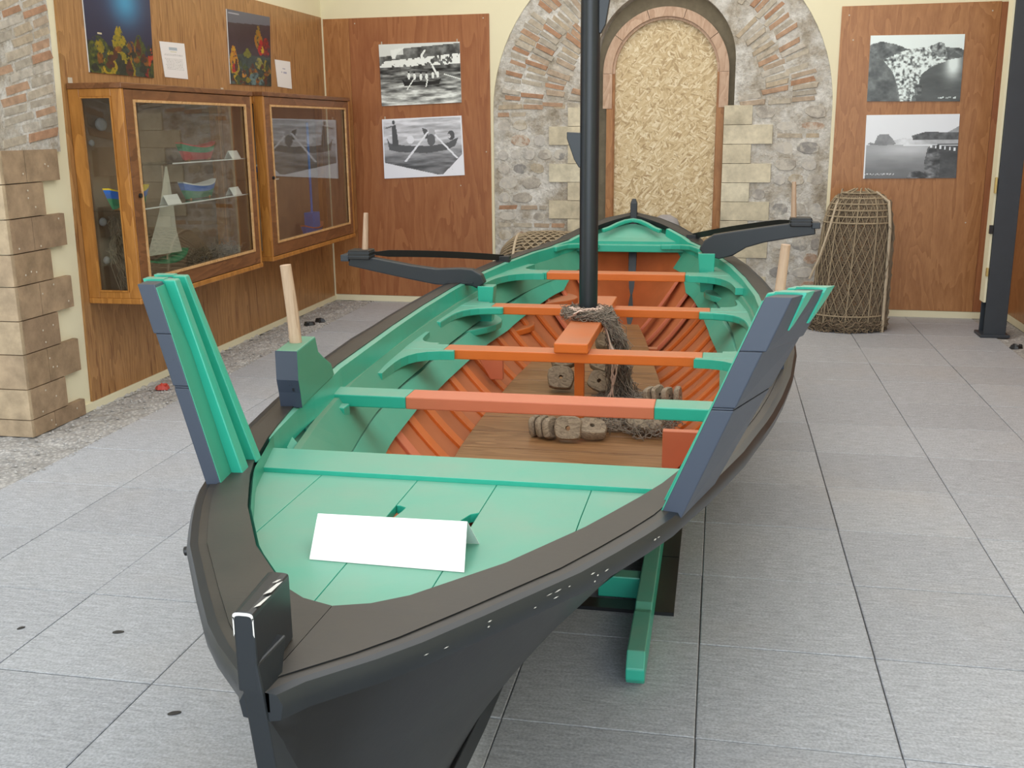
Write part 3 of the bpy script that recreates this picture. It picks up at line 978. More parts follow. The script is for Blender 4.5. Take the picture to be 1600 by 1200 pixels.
for sd in (-1, 1):      # chocks under the first thwart
    G().box(BX + sd * .60 - .03, BX + sd * .60 + .03, BY - 1.02, BY - .965, .60, .655).build('thwart_chock', 'green', boat, bevel=.004)
# foot chocks
def foot_board(sd, s0, xa, xb0, xb1, z0, z1):
    o = [(xa, z0), (xb0, z0), (xb1, z1), (xa, z1)]
    G().prism([P(sd * x, s0, z) for x, z in o], (0, .035, 0)).build('foot_board', 'salmon', boat, bevel=.003)
foot_board(-1, .73, .43, .49, .56, .33, .45)
foot_board(1, -.35, .375, .425, .53, .281, .43)
# crescent rests on the side
def crescent(x0, s0, sd, ln, dp, z, mat):
    o = [(x0, s0 - ln / 2), (x0, s0 + ln / 2)] + [(x0 - dp * math.sin(math.pi * i / 8), s0 + ln / 2 - ln * i / 8) for i in range(1, 8)]
    G().prism([P(sd * x, s, z) for x, s in o], (0, 0, .034)).build('side_rest', mat, boat, bevel=.006)
crescent(.66, 1.15, -1, .62, .14, .50, 'green')
crescent(.62, 1.92, 1, .56, .13, .56, 'green')
crescent(.60, 1.75, -1, .62, .15, .375, 'orange')
crescent(.45, 2.35, -1, .5, .17, .44, 'orange_deep')

# lip between gunwale and foredeck
for sd in (-1, 1):
    G().loft([[P(sd * max(.001, bi(s) + .004), s, .70), P(sd * max(.0012, bi(s) + .004), s, zg(s) - .028), P(sd * max(.0005, bi(s) - .007), s, zg(s) - .006), P(sd * max(.0005, bi(s) - .007), s, .70)] for s in [-2.61, -2.60, -2.58, -2.56, -2.53] + lsp(-2.5, -1.66, 22)]).build('deck_lip', 'green_dull', boat)

# foredeck
DZK = .718
def deck_piece(x0, x1, s0, s1, z, th, name, mat, notch=None):
    lo, hi = [], []
    for s in lsp(s0, s1, 110):
        m = bi(s) - .006
        a, b2 = max(x0, -m), min(x1, m)
        if a < b2 - .002:
            lo.append((a, s))
            hi.append((b2, s))
    if len(lo) < 2:
        return None
    if notch:
        def cut(side, nc):
            a, b2 = nc[0][1], nc[-1][1]
            return [q for q in side if q[1] < a - .002] + nc + [q for q in side if q[1] > b2 + .002]
        lo, hi = cut(lo, notch[0]), cut(hi, notch[1])
    poly = lo + list(reversed(hi))
    return G().prism([P(x, s, z - th) for x, s in poly], (0, 0, th)).build(name, mat, boat, bevel=.0015)
xs = [-.62, -.33, -.098, .087, .30, .62]
for i in range(5):
    nt_ = None
    if i == 2:
        nt_ = ([(-.0979, -2.100), (-.090, -2.098), (-.076, -2.02), (-.074, -1.995), (-.090, -1.985), (-.0979, -1.984)],
               [(.0869, -2.105), (.070, -2.10), (.060, -2.075), (.060, -2.045), (.071, -2.01), (.0869, -1.998)])
    deck_piece(xs[i] + .0006, xs[i + 1] - .0006, -2.605, -1.822, DZK, .020, 'hatch_board' if i == 2 else 'deck_plank', 'green', nt_)
deck_piece(-.7, .7, -1.822, -1.672, DZK + .011, .032, 'deck_edge_plank', 'green')
G().box(BX - .47, BX + .47, BY - 1.72, BY - 1.682, .62, DZK - .022).build('deck_beam', 'green_dull', boat)

# stern deck, breasthook and knees
lo, hi = [], []
for s in lsp(2.83, 3.03, 12):
    m = max(.004, bi(s) - .004)
    lo.append((-m, s, zg(s) - .055))
    hi.append((m, s, zg(s) - .055))
g = G().loft([[P(a[0], a[1], a[2] - .02), P(b2[0], b2[1], b2[2] - .02), P(b2[0], b2[1], b2[2]), P(a[0], a[1], a[2])] for a, b2 in zip(lo, hi)])
g.build('stern_deck', 'green', boat)
G().box(BX - .385, BX + .385, BY + 2.79, BY + 2.835, .705, .752).build('stern_beam', 'green', boat, bevel=.005)
for sd in (-1, 1):
    pth = [P(sd * x, s, z) for x, s, z in ((.20, 2.775, .742), (.27, 2.765, .744), (.335, 2.735, .748), (.40, 2.66, .752), (.455, 2.52, .748))]
    G().bar(pth, (0, 0, 1), .034, .036).build('stern_knee', 'green', boat, bevel=.008)
pth = [P(x, s, zg(s) - .012) for x, s in ((-.19, 2.88), (-.15, 2.905), (-.10, 2.95), (-.05, 2.985), (0, 3.0), (.05, 2.985), (.10, 2.95), (.15, 2.905), (.19, 2.88))]
G().bar(pth, (0, 0, 1), .026, .032).build('breasthook', 'green', boat, bevel=.008)

# carling, stanchion, mast
G().box(BX - .062, BX + .074, BY - .03, BY + 1.16, .634, .676).build('carling_plank', 'orange', boat, bevel=.006)
G().box(BX - .02, BX + .02, BY + .27, BY + .31, .28, .634).build('stanchion', 'orange', boat, bevel=.003)
mast = G().lathe([(.041, 0), (.041, .3), (.0415, 1.2), (.040, 2.1), (.037, 2.75)], P(.002, .56, .676), 24).build('mast', 'black_mast', boat, smooth=True)
def cleat(sd, z0, z1, proj):
    o = [(.030, z1), (.040 + proj, z1 + .004), (.040 + proj, z1 - .022), (.040 + proj * .45, z0 + .035), (.044, z0), (.030, z0 + .002)]
    G().prism([P(.002 + sd * x, .545, z) for x, z in o], (0, .03, 0)).build('mast_cleat', 'black_mast', mast, bevel=.003)
cleat(-1, 1.328, 1.474, .058)
cleat(1, 1.876, 2.10, .05)

# bow wings: boards raised on the gunwale, two green ribs each
def wing(sd, xb, xt, d_bot, d_top, th, deep, spans):
    s_n, zb, zt = -2.065, .757, 1.196
    def pt(f, l, t):        # f up the board 0..1, l along 0..1, t thickness 0 outer .. 1 inner
        x = xb + (xt - xb) * f + (d_bot + (d_top - d_bot) * f) * l - th * t
        s = s_n + .215 * l
        z = zb + (zt - zb) * f - .012 * l * f
        return P(sd * x, s, z)
    def slab(f0, f1, l0, l1, t0, t1):
        return G().hexa([pt(f0, l0, t0), pt(f0, l1, t0), pt(f0, l1, t1), pt(f0, l0, t1), pt(f1, l0, t0), pt(f1, l1, t0), pt(f1, l1, t1), pt(f1, l0, t1)])
    w = slab(.02, .985, .01, .99, .35, .92).build('bow_wing', 'black', boat)
    tag(w, 'raised black bow board with green inner face')
    for f0, f1, t0 in ((0, .505, .02), (.506, .515, .06), (.516, .766, .0), (.767, 1.0, -.12)):
        slab(f0, f1, 0, 1, t0, .94).build('wing_plank', 'black_edge', w, bevel=.002)
    slab(.0, .985, .003, .997, .94, 1.0).build('inner_face', 'green_dull', w)
    for l0, l1, dp in ((*spans[0], deep), (*spans[1], deep + .05)):
        r = slab(.015, 1.006, l0, l1, .98, dp)
        r.build('wing_rib', 'green', w, bevel=.003)
        tp = slab(.985, 1.010, l0, l1, -.24, 1.02)
        tp.build('rib_top', 'green', w)
        lm = (l0 + l1) / 2
        def tip(t):
            return [pt(1.006, l0, t), pt(1.006, l1, t), pt(.95, l1 - .02, t), pt(.86, lm, t), pt(.84, lm - .05, t), pt(.95, l0 + .02, t)]
        q, q2 = tip(-.24), tip(-.02)
        G().loft([q, q2]).build('rib_end', 'green', w)
wing(1, .507, .688, .060, .084, .046, 1.32, ((.26, .46), (.78, .985)))
wing(-1, .490, .604, .038, .070, .037, 1.75, ((.34, .56), (.80, .99)))

# oarlock blocks with thole pins
def oarlock(sd, s0, pin_top):
    prof = [(0, 0), (-.012, .045), (-.030, .085), (-.026, .165), (.205, .165), (.235, .115), (.30, .085), (.40, .045), (.44, 0)]
    def ring(inner):
        out = []
        for ds, dz in prof:
            s = s0 + ds
            x = bi(s) + (.004 if inner else .066) - (.03 if sd < 0 else 0)
            out.append(P(sd * x, s, zg(s) - .004 + dz))
        return out
    b2 = G().loft([ring(True), ring(False)]).build('oarlock_block', 'green_dull', boat, bevel=.004)
    def cheek(i0, i1, name):
        g = G()
        q = .03 if sd < 0 else 0
        for i in range(i0, i1):
            a, c = prof[i], prof[i + 1]
            e = .0025
            g.add([P(sd * (bi(s0 + a[0]) + .003 - q), s0 + a[0] - e, zg(s0) - .004 + a[1]), P(sd * (bi(s0 + a[0]) + .067 - q), s0 + a[0] - e, zg(s0) - .004 + a[1]),
                   P(sd * (bi(s0 + c[0]) + .067 - q), s0 + c[0] - e, zg(s0) - .004 + c[1]), P(sd * (bi(s0 + c[0]) + .003 - q), s0 + c[0] - e, zg(s0) - .004 + c[1])], [(0, 1, 2, 3)])
        return g.build(name, 'black_edge', b2)
    tag(cheek(0, 3, 'front_face'), 'black front face of the oarlock block')
    sp = s0 + .10
    xb = bi(sp) + .034 - (.03 if sd < 0 else 0)
    G().tube([P(sd * xb, sp, zg(sp) + .10), P(sd * (xb + .008), sp, zg(sp) + .25), P(sd * (xb + .018), sp - .005, pin_top)], [.0175, .017, .0155], 10).build('thole_pin', 'pin_wood', b2, smooth=True)
oarlock(-1, -1.38, 1.135)
oarlock(1, -.62, 1.125)

# outrigger arms
def outrigger(sd, s0, path, hs, post_x, post_z0, tip, pin_base, pin_top, stay_to):
    pp = [P(sd * x, s0, z) for x, z in path]
    arm = G().bar(pp, (0, 1, 0), .060, hs).build('outrigger_arm', 'black_mast', boat, bevel=.006)
    x0, x1 = post_x
    G().loft([[P(sd * x, s, post_z0) for x, s in ((x0 + .02, s0 - .035), (x1 - .005, s0 - .035), (x1 - .005, s0 + .035), (x0 + .02, s0 + .035))],
              [P(sd * x, s, path[0][1] + .0) for x, s in ((x0, s0 - .042), (x1, s0 - .042), (x1, s0 + .042), (x0, s0 + .042))]]).build('arm_bracket', 'green', boat, bevel=.004)
    tx, tz = tip
    G().box(*sorted((BX + sd * (tx - .085), BX + sd * (tx + .03))), BY + s0 - .05, BY + s0 + .05, tz - .012, tz + .038).build('tip_block', 'iron', arm, bevel=.006)
    G().box(*sorted((BX + sd * (tx + .03), BX + sd * (tx + .075))), BY + s0 - .04, BY + s0 + .04, tz - .022, tz + .012).build('tip_block', 'steel_black', arm, bevel=.004)
    for dz in (.004, .022):
        G().box(*sorted((BX + sd * (tx - .088), BX + sd * (tx + .033))), BY + s0 - .053, BY + s0 + .053, tz + dz, tz + dz + .004).build('lashing', 'steel_black', arm)
    G().tube([P(sd * pin_base[0], s0, pin_base[1]), P(sd * pin_top[0], s0, pin_top[1])], [.017, .012], 10).build('thole_pin', 'pin_wood', arm, smooth=True)
    a = Vector(P(sd * (tx - .06), s0 + .04, tz + .012))
    c = Vector(P(sd * stay_to[0], stay_to[1], stay_to[2]))
    n = 8
    pth = [a.lerp(c, i / n) + Vector((0, 0, .008 * math.sin(math.pi * i / n))) for i in range(n + 1)]
    G().bar(pth, (0, 0, 1), [.012] + [.036] * (n - 1) + [.034], .007).build('stay_strap', 'iron', arm)
    G().box(c.x - .04, c.x + .04, c.y - .03, c.y + .03, c.z - .03, c.z + .012).build('strap_foot', 'iron', arm, bevel=.003)
outrigger(-1, 1.18, [(.625, .715), (.645, .742), (.68, .757), (.73, .760), (.80, .757), (.86, .757), (1.0, .778), (1.20, .815), (1.33, .838)],
          [.05, .075, .085, .085, .085, .08, .072, .068, .06], (.555, .64), .47, (1.29, .853), (1.25, .86), (1.235, 1.078), (.66, 1.92, .765))
outrigger(1, 2.0, [(.475, .800), (.505, .825), (.55, .836), (.62, .852), (.70, .882), (.80, .905), (.95, .930), (1.08, .944)],
          [.06, .10, .14, .135, .10, .085, .08, .065], (.45, .545), .58, (1.03, .965), (.965, .96), (.955, 1.195), (.40, 2.80, .812))
G().box(BX - .80, BX - .66, BY + 1.145, BY + 1.215, .724, .735).build('arm_chock', 'black_mast', boat, bevel=.002)

# a bolt sticking out of the left bow rail
G().tube([P(-.365, -2.345, .748), P(-.392, -2.352, .744)], .009, 10).build('rail_bolt', 'iron', boat, bevel=.002)
# pale chips knocked out of the right bow rail
for i in range(16):
    s = random.choice((-2.62, -2.52, -2.46, -2.40, -2.2, -2.66)) + random.uniform(-.06, .06)
    x = bo(s) + .0185
    sl = (bo(s + .02) - bo(s - .02)) / .04
    l, hgt = random.uniform(.002, .007), random.uniform(.0007, .0018)
    z = zg(s) - random.uniform(.012, .032)
    G().add([P(x - sl * l + .001, s - l, z), P(x + .001, s, z - hgt), P(x + sl * l + .001, s + l, z), P(x + .001, s, z + hgt)], [(0, 1, 2, 3)]).build('paint_chip', 'chipped', boat)

# ================================================================== CRADLE UNDER THE BOAT
cr = thing('boat_cradle', 'green timber cradle on black base boards under the hull', 'cradle', (BX, BY - .6, 0))
for sd in (-1, 1):
    x = BX + sd * .378
    o = [(2.60, .012), (2.585, .030), (2.585, .062), (2.622, .100), (2.86, .100), (2.90, .088), (2.93, .100), (4.4, .100), (4.4, .012)]
    G().prism([(x - .026, y, z) for y, z in o], (.052, 0, 0)).build('runner', 'green', cr, bevel=.004)
    G().box(x - .035, x + .086, 3.05, 3.49, .0, .012).build('base_board', 'black', cr)
    G().box(x - .035, x + .086, 3.495, 4.3, .0, .012).build('base_board', 'black', cr)
G().box(BX + .04, BX + .34, 3.05, 3.12, .0, .012).build('base_board', 'black', cr)
for sd in (-1, 1):
    for y in (3.13, 4.2):
        xa, xb = sorted((BX + sd * .215, BX + sd * .352))
        G().box(xa, xb, y, y + .06, .012, .085).build('cross_beam', 'green', cr, bevel=.004)

# ================================================================== SIGN CARD ON THE FOREDECK
card = thing('sign_card', 'blank-looking white tent card standing on the green foredeck', 'sign', (BX - .02, BY - 2.27, DZK))
FL = [P(-.172, -2.292, .7185), P(.128, -2.300, .7185)]
TL_ = [P(-.186, -2.205, .7755), P(.112, -2.205, .7785)]
BK = [P(-.17, -2.165, .7185), P(.125, -2.165, .7185)]
g = G()
for a, b2, c, d in ((FL[0], FL[1], TL_[1], TL_[0]), (TL_[0], TL_[1], BK[1], BK[0])):
    n = (Vector(b2) - Vector(a)).cross(Vector(d) - Vector(a)).normalized() * .0012
    g.prism([a, b2, c, d], n)
g.build('folded_card', 'card', card)
pic = np.full((40, 150, 3), .965)
for row, x0, x1 in ((11, 52, 92), (17, 42, 84)):
    x = x0
    while x < x1:
        w = random.choice((1, 1, 2, 3))
        if random.random() < .45:
            pic[row:row + 2, x:x + w] = random.uniform(.84, .93)
        x += w + 1
nrm = (Vector(FL[1]) - Vector(FL[0])).cross(Vector(TL_[0]) - Vector(FL[0])).normalized() * .0018
def lp(a, b2, f):
    return Vector(a).lerp(Vector(b2), f)
q = [lp(FL[0], TL_[0], .88), lp(FL[1], TL_[1], .96), lp(FL[1], TL_[1], .02), lp(FL[0], TL_[0], .02)]
printed('lettering_sheet', [p + nrm for p in q], pic, 'print_matt', card)

# ================================================================== FISHING GEAR IN THE BOAT
fl_ms = []
def float_mesh(w, h, t, hole=True):
    n = 14
    o = [(w / 2 * abs(math.cos(a)) ** .6 * math.copysign(1, math.cos(a)) * random.uniform(.92, 1.04), h / 2 * abs(math.sin(a)) ** .6 * math.copysign(1, math.sin(a)) * random.uniform(.92, 1.04)) for a in [2 * math.pi * i / n for i in range(n)]]
    k = [(.010 * math.cos(2 * math.pi * i / n), .010 * math.sin(2 * math.pi * i / n)) for i in range(n)]
    g = G()
    def ring(p, s, z):
        return [(x * s, y * s, z) for x, y in p]
    g.loft([ring(k, 1, t / 2), ring(o, .90, t / 2), ring(o, 1, t * .28), ring(o, 1, -t * .28), ring(o, .9, -t / 2), ring(k, 1, -t / 2), ring(k, 1, t / 2)], caps=False)
    return g
floats = [  # x, s, z, (rx, ry, rz), w, h, t, label
    (.0, -.05, .335, (1.25, 0, .05), .115, .10, .045, 'squarish wooden net float with a black hole, standing nearest the first thwart'),
    (-.075, -.02, .325, (1.35, 0, 1.2), .10, .085, .030, 'thin wooden float leaning left of the squarish holed float'),
    (-.11, -.005, .325, (1.40, 0, 1.25), .10, .085, .026, 'pale wooden float second to the left of the squarish holed one'),
    (-.145, .015, .322, (1.45, 0, 1.3), .095, .085, .024, 'leftmost pale wooden float of the row in front of the first thwart'),
    (.085, -.01, .325, (.55, .1, .3), .13, .09, .045, 'rounded grey wooden float lying right of the squarish holed one'),
    (.155, .13, .300, (.1, .0, .2), .085, .06, .035, 'small flat wooden float end right of the rounded grey one'),
    (.285, .10, .336, (.75, .1, -.1), .17, .10, .05, 'long dark wooden float half under the net, right of the small flat one'),
    (-.15, .75, .346, (1.2, .1, .1), .13, .11, .06, 'broad wooden float at the foot of the left float pile behind the first thwart'),
    (-.145, .81, .425, (1.0, -.1, .4), .125, .10, .065, 'dark rounded wooden float on top of the left float pile'),
    (.04, .73, .339, (1.1, .25, -.3), .12, .10, .05, 'pale wooden float at the foot of the float pile beside the mast net'),
    (.05, .78, .415, (.9, .3, -.2), .13, .10, .05, 'tilted dark wooden float topmost of the pile beside the mast net'),
    (.05, .88, .50, (.8, .1, .2), .11, .09, .05, 'rounded wooden float high up under the carling by the net'),
    (.275, .56, .325, (1.4, 0, 1.15), .095, .085, .022, 'leftmost wooden ring float standing on edge behind the green thwart end'),
    (.31, .57, .327, (1.4, 0, 1.1), .095, .09, .022, 'second wooden ring float on edge behind the green thwart end'),
    (.35, .56, .325, (1.45, 0, 1.2), .09, .085, .024, 'third wooden ring float on edge, darker at its core'),
    (.395, .57, .325, (1.5, 0, 1.4), .085, .085, .024, 'rightmost wooden ring float on edge against the orange planks'),
]
for x, s, z, rot, w, h, t, lab in floats:
    o = float_mesh(w, h, t).build('net_float', 'float_wood', None, at=(0, 0, 0), smooth=True)
    o.location = P(x, s, z)
    o.rotation_euler = rot
    tag(o, lab, 'float', 'wooden net floats on the boat floor')

# the net gathered round the mast foot and hanging down to starboard
g = G()
def strand(pts, r=.0018, wob=.010, n=16):
    pts = [Vector(p) for p in pts]
    out = []
    for i in range(n + 1):
        f = i / n * (len(pts) - 1)
        k = min(int(f), len(pts) - 2)
        p = pts[k].lerp(pts[k + 1], f - k)
        out.append(p + Vector((random.gauss(0, wob), random.gauss(0, wob), random.gauss(0, wob * .7))))
    g.tube(out, r, 3)
for i in range(150):        # ring heap round the mast
    a0 = random.uniform(0, 6.28)
    pts = []
    rr = random.uniform(.05, .105)
    for k in range(7):
        a = a0 + k * .45
        pts.append(P(.002 + rr * math.cos(a) * 1.1, .53 + rr * math.sin(a), .682 + random.uniform(.0, .045)))
    strand(pts, .0017, .008)
for i in range(230):        # the fall over the edge of the carling
    o = random.uniform(-.05, .06)
    e = random.uniform(-.06, .09)
    pts = [P(.03 + o * .3, .50 + o, .70), P(.085 + random.uniform(-.01, .04), .50 + o, .685), P(.115 + random.uniform(-.02, .06), .52 + o, .58), P(.11 + random.uniform(-.03, .08), .58 + o, .43),
           P(.12 + random.uniform(-.04, .09), .62 + e, .31), P(.12 + random.uniform(-.10, .16), .60 + e * 1.6, .287)]
    strand(pts, .0018, .012)
for i in range(130):        # the spread on the floor towards the bow
    a = random.uniform(0, 6.28)
    c = (random.uniform(.14, .36), random.uniform(.05, .30))
    pts = [P(c[0] + .07 * math.cos(a + k * .5), c[1] + .06 * math.sin(a + k * .5), .287 + random.uniform(0, .07)) for k in range(6)]
    strand(pts, .0017, .010)
net = g.build('fishing_net', 'net', None)
tag(net, 'grey brown fishing net heaped round the mast foot and trailing to the floorboards', 'net')
g = G()
def soft(pts, r, n=30, wob=.004):
    strand(pts, r, wob, n)
for j in range(5):
    d = j * .006
    soft([P(-.07, .47 - d, .69), P(-.03, .44 - d, .722), P(.03, .45 + d, .728), P(.07, .47, .705), P(.10, .45 + d, .62 - d), P(.12 + d, .42, .50), P(.125, .44, .40), P(.115 - d, .46, .30), P(.10, .40 - d * 3, .292), P(.06, .33, .30)], .0034)
for j in range(7):
    a = random.uniform(0, 6.28)
    soft([P(.002 + .075 * math.cos(a + k), .50 + .06 * math.sin(a + k), .712 + random.uniform(0, .02)) for k in range(6)], .003)
cd = g.build('tangled_twine', 'cord', None, smooth=True)
tag(cd, 'pale pink twine knotted at the mast foot and hanging over the net', 'twine')

# ================================================================== SHOWCASES
def showcase(name, label, y0, y1, z0, z1, shelves):
    x0, x1 = XL + .016, -3.055
    t = thing(name, label, 'display cabinet', ((x0 + x1) / 2, y0, z0), 'wall showcases')
    th = .022
    G().box(x0, x1 + .006, y0 - .006, y1 + .006, z1 - .03, z1).build('top_board', 'cab_dark', t, bevel=.004)
    G().box(x0, x1 + .004, y0 - .004, y1 + .004, z0, z0 + .03).build('bottom_board', 'cab_wood', t, bevel=.004)
    G().box(x0, x0 + .008, y0 + .01, y1 - .01, z0 + .03, z1 - .03).build('back_board', 'dark_inside', t)
    # near and far end: a glazed frame
    for ya, yb, s in ((y0, y0 + .024, -1), (y1 - .024, y1, 1)):
        e = G().box(x0, x0 + .066, ya, yb, z0 + .03, z1 - .03).box(x1 - .062, x1, ya, yb, z0 + .03, z1 - .03)
        e.box(x0 + .066, x1 - .062, ya, yb, z0 + .03, z0 + .066).box(x0 + .066, x1 - .062, ya, yb, z1 - .07, z1 - .03)
        fr_ = e.build('end_frame', 'cab_wood', t, bevel=.003)
        bd = .008
        xa, xb, za, zb = x0 + .066, x1 - .062, z0 + .066, z1 - .07
        yy = (ya - .004, ya + .010)
        G().box(xa, xa + bd, *yy, za, zb).box(xb - bd, xb, *yy, za, zb).box(xa + bd, xb - bd, *yy, za, za + bd).box(xa + bd, xb - bd, *yy, zb - bd, zb).build('glazing_bead', 'cab_wood', fr_)
        G().box(xa, xb, ya + .012, ya + .015, za, zb).build('glass_pane', 'glass', fr_)
    # the glazed door on the front
    ya, yb, za, zb = y0 + .03, y1 - .03, z0 + .034, z1 - .034
    fw_, ft = .075, .085
    d = G().box(x1 - .022, x1, ya, ya + fw_, za, zb).box(x1 - .022, x1, yb - fw_, yb, za, zb)
    d.box(x1 - .022, x1, ya + fw_, yb - fw_, za, za + ft).box(x1 - .022, x1, ya + fw_, yb - fw_, zb - .05, zb)
    dr = d.build('door', 'cab_dark', t, bevel=.003)
    ga, gb, gc, gd = ya + fw_, yb - fw_, za + ft, zb - .05
    bd = .014
    xx = (x1 - .006, x1 + .006)
    G().box(*xx, ga, ga + bd, gc, gd).box(*xx, gb - bd, gb, gc, gd).box(*xx, ga + bd, gb - bd, gc, gc + bd).box(*xx, ga + bd, gb - bd, gd - bd, gd).build('glazing_bead', 'bead', dr)
    G().box(x1 - .014, x1 - .010, ga, gb, gc, gd).build('glass_pane', 'glass', dr)
    zc = (gc + gd) / 2 - .02
    G().tube([(x1 - .001, ya + .055, zc), (x1 + .012, ya + .055, zc)], .012, 10).build('lock', 'iron', dr)
    G().box(x0 + .01, x1 - .03, y0 + .028, y1 - .028, z0 + .031, z0 + .034).build('floor_lining', 'dark_inside', t)
    G().box(XL + .014, XL + .018, y0 + .02, y0 + .055, z1 - .01, z1 + .03).build('hanger_plate', 'nail', t)
    for (ys, ye, z) in shelves:
        G().box(x0 + .02, x1 - .04, ys, ye, z - .006, z).build('glass_shelf', 'glass', t)
        G().box(x1 - .043, x1 - .038, ys, ye, z - .0065, z + .0005).build('shelf_edge', 'white', t)
    return t
showcase('showcase', 'nearer wall showcase of honey brown wood with toy sailing boats inside', 5.10, 6.67, .585, 1.745, [(5.13, 6.62, 1.085), (5.64, 6.62, 1.318)])
showcase('showcase', 'farther wall showcase next to the room corner, blue masted model inside', 6.845, 8.56, .600, 1.750, [(6.86, 7.12, 1.16)])

def model_boat(name, label, c, ln, wd, ht, top, bottom, wale, cab=None):
    x, y, z = c
    t = thing(name, label, 'model boat', c, 'model boats in the showcases')
    def hull_(z0, z1, k0, k1):
        rings = []
        for i in range(11):
            f = i / 10
            b = math.sin(math.pi * min(1, .06 + f * .90)) ** .7
            sh = ht * .35 * (2 * f - 1) ** 2
            def pt(k, q):
                yy = y + (f - .5) * ln * (.74 + .26 * q)
                zz = z + (ht + sh) * q if q > .5 else z + ht * q
                return [(x - wd / 2 * b * k, yy, zz), (x + wd / 2 * b * k, yy, zz)]
            a, b2 = pt(k0, z0), pt(k1, z1)
            rings.append([a[0], a[1], b2[1], b2[0]])
        return G().loft(rings)
    hull_(.0, .52, .25, .8).build('lower_hull', bottom, t, smooth=True)
    hull_(.52, .92, .8, 1.0).build('upper_hull', top, t, smooth=True)
    hull_(.92, 1.0, 1.02, 1.04).build('top_strake', wale, t, smooth=True)
    G().box(x - .012, x + .012, y - ln * .3, y - ln * .3 + .02, z - .004, z + ht * .2).box(x - .012, x + .012, y + ln * .3 - .02, y + ln * .3, z - .004, z + ht * .2).build('stand', 'cab_wood', t)
    return t
model_boat('model_boat', 'blue, yellow and green toy boat behind the end glass of the nearer showcase', (-3.20, 5.31, 1.090), .42, .12, .085, 'blue', 'toy_green', 'yellow')
model_boat('model_boat', 'blue toy boat with white rim on the lower shelf of the nearer showcase', (-3.20, 6.12, 1.090), .44, .12, .08, 'blue', 'toy_green', 'white')
model_boat('model_boat', 'red and green toy boat on the upper shelf of the nearer showcase', (-3.20, 6.14, 1.323), .46, .12, .08, 'toy_green', 'toy_red', 'toy_red')
sb = model_boat('model_sailboat', 'dark toy boat with one tall cream sail at the bottom of the nearer showcase', (-3.22, 5.66, .622), .56, .15, .13, 'dark_inside', 'dark_inside', 'toy_green')
G().tube([(-3.22, 5.70, .66), (-3.22, 5.74, 1.30)], .005, 6).build('mast', 'pin_wood', sb)
g = G()
sp1 = [(5.46, .80), (5.86, .785), (5.79, .92), (5.765, 1.08), (5.742, 1.295), (5.725, 1.295), (5.60, 1.04)]
g.prism([(-3.205 + .02 * math.sin((z - .8) * 5), y, z) for y, z in sp1], (.003, 0, 0)).build('sail', 'sail', sb)
mb = model_boat('model_boat', 'blue and orange masted toy boat in the farther showcase', (-3.22, 8.02, .640), .40, .12, .09, 'blue', 'blue', 'orange')
G().tube([(-3.22, 8.02, .70), (-3.22, 8.02, 1.55)], .010, 8).build('mast', 'blue', mb)
G().box(-3.26, -3.18, 7.95, 8.09, .73, .85).build('deck_house', 'blue', mb, bevel=.004)
model_boat('model_boat', 'dark blue toy boat with white rim glimpsed between the two showcases', (-3.20, 6.98, 1.165), .22, .09, .08, 'blue', 'dark_inside', 'white')

def tent_card(label, x, y, z, w, h):
    t = G()
    t.prism([(x + .03, y - w / 2, z), (x + .03, y + w / 2, z), (x + .004, y + w / 2, z + h), (x + .004, y - w / 2, z + h)], (-.0015, 0, 0))
    t.prism([(x - .026, y - w / 2, z), (x - .026, y + w / 2, z), (x + .002, y + w / 2, z + h), (x + .002, y - w / 2, z + h)], (.0015, 0, 0))
    tag(t.build('label_card', 'paper'), label, 'label', 'name cards in the showcases')
tent_card('white label card beside the red and green toy boat', -3.13, 6.48, 1.319, .13, .05)
tent_card('white label card right of the blue toy boat with white rim', -3.13, 6.46, 1.086, .13, .05)
tent_card('white label card in front of the cream sail', -3.11, 5.60, 1.086, .16, .055)
tent_card('white label card at the foot of the blue masted toy boat', -3.12, 8.02, .635, .12, .05)
# shells and net heap inside the nearer showcase
def shell(label, x, y, z, r):
    g = G()
    rings = []
    for i in range(7):
        a = math.pi * (i + .15) / 6.4
        rings.append([(x + r * .5 * math.sin(a) * math.cos(q) , y + r * math.sin(a) * math.sin(q) * (1 + .12 * math.cos(6 * q)), z + r * (1 - math.cos(a)) * .8) for q in [2 * math.pi * k / 14 for k in range(14)]])
    tag(g.loft(rings).build('sea_shell', 'grey_stone', smooth=True), label, 'shell', 'shells pinned in the nearer showcase')
shell('round pale shell high on the back of the nearer showcase', XL + .055, 5.32, 1.50, .045)
shell('small pale shell below the round one in the nearer showcase', XL + .05, 5.22, 1.42, .022)
shell('pale shell at mid height behind the end glass', XL + .05, 5.25, .99, .03)
shell('pale shell low behind the end glass', XL + .05, 5.25, .78, .028)
g = G()
for i in range(150):
    a = random.uniform(0, 6.28)
    c = (random.uniform(-3.27, -3.13), random.uniform(6.0, 6.5))
    strand([(c[0] + .05 * math.cos(a + k * .6), c[1] + .10 * math.sin(a + k * .6), .625 + random.uniform(0, .16)) for k in range(6)], .0025, .012, 12)
tag(g.build('net_heap', 'cane_dark'), 'small brown net heap at the bottom of the nearer showcase', 'net')
g = G()
for i in range(60):
    strand([(XL + .06 + random.uniform(0, .03), 5.34 + random.uniform(-.05, .05), 1.04), (XL + .07, 5.33 + random.uniform(-.08, .08), .85), (-3.22 + random.uniform(-.05, .05), 5.32 + random.uniform(-.1, .1), .63)], .0025, .012, 10)
tag(g.build('hanging_net', 'cane_dark'), 'brown net hanging behind the narrow end glass of the nearer showcase', 'net')

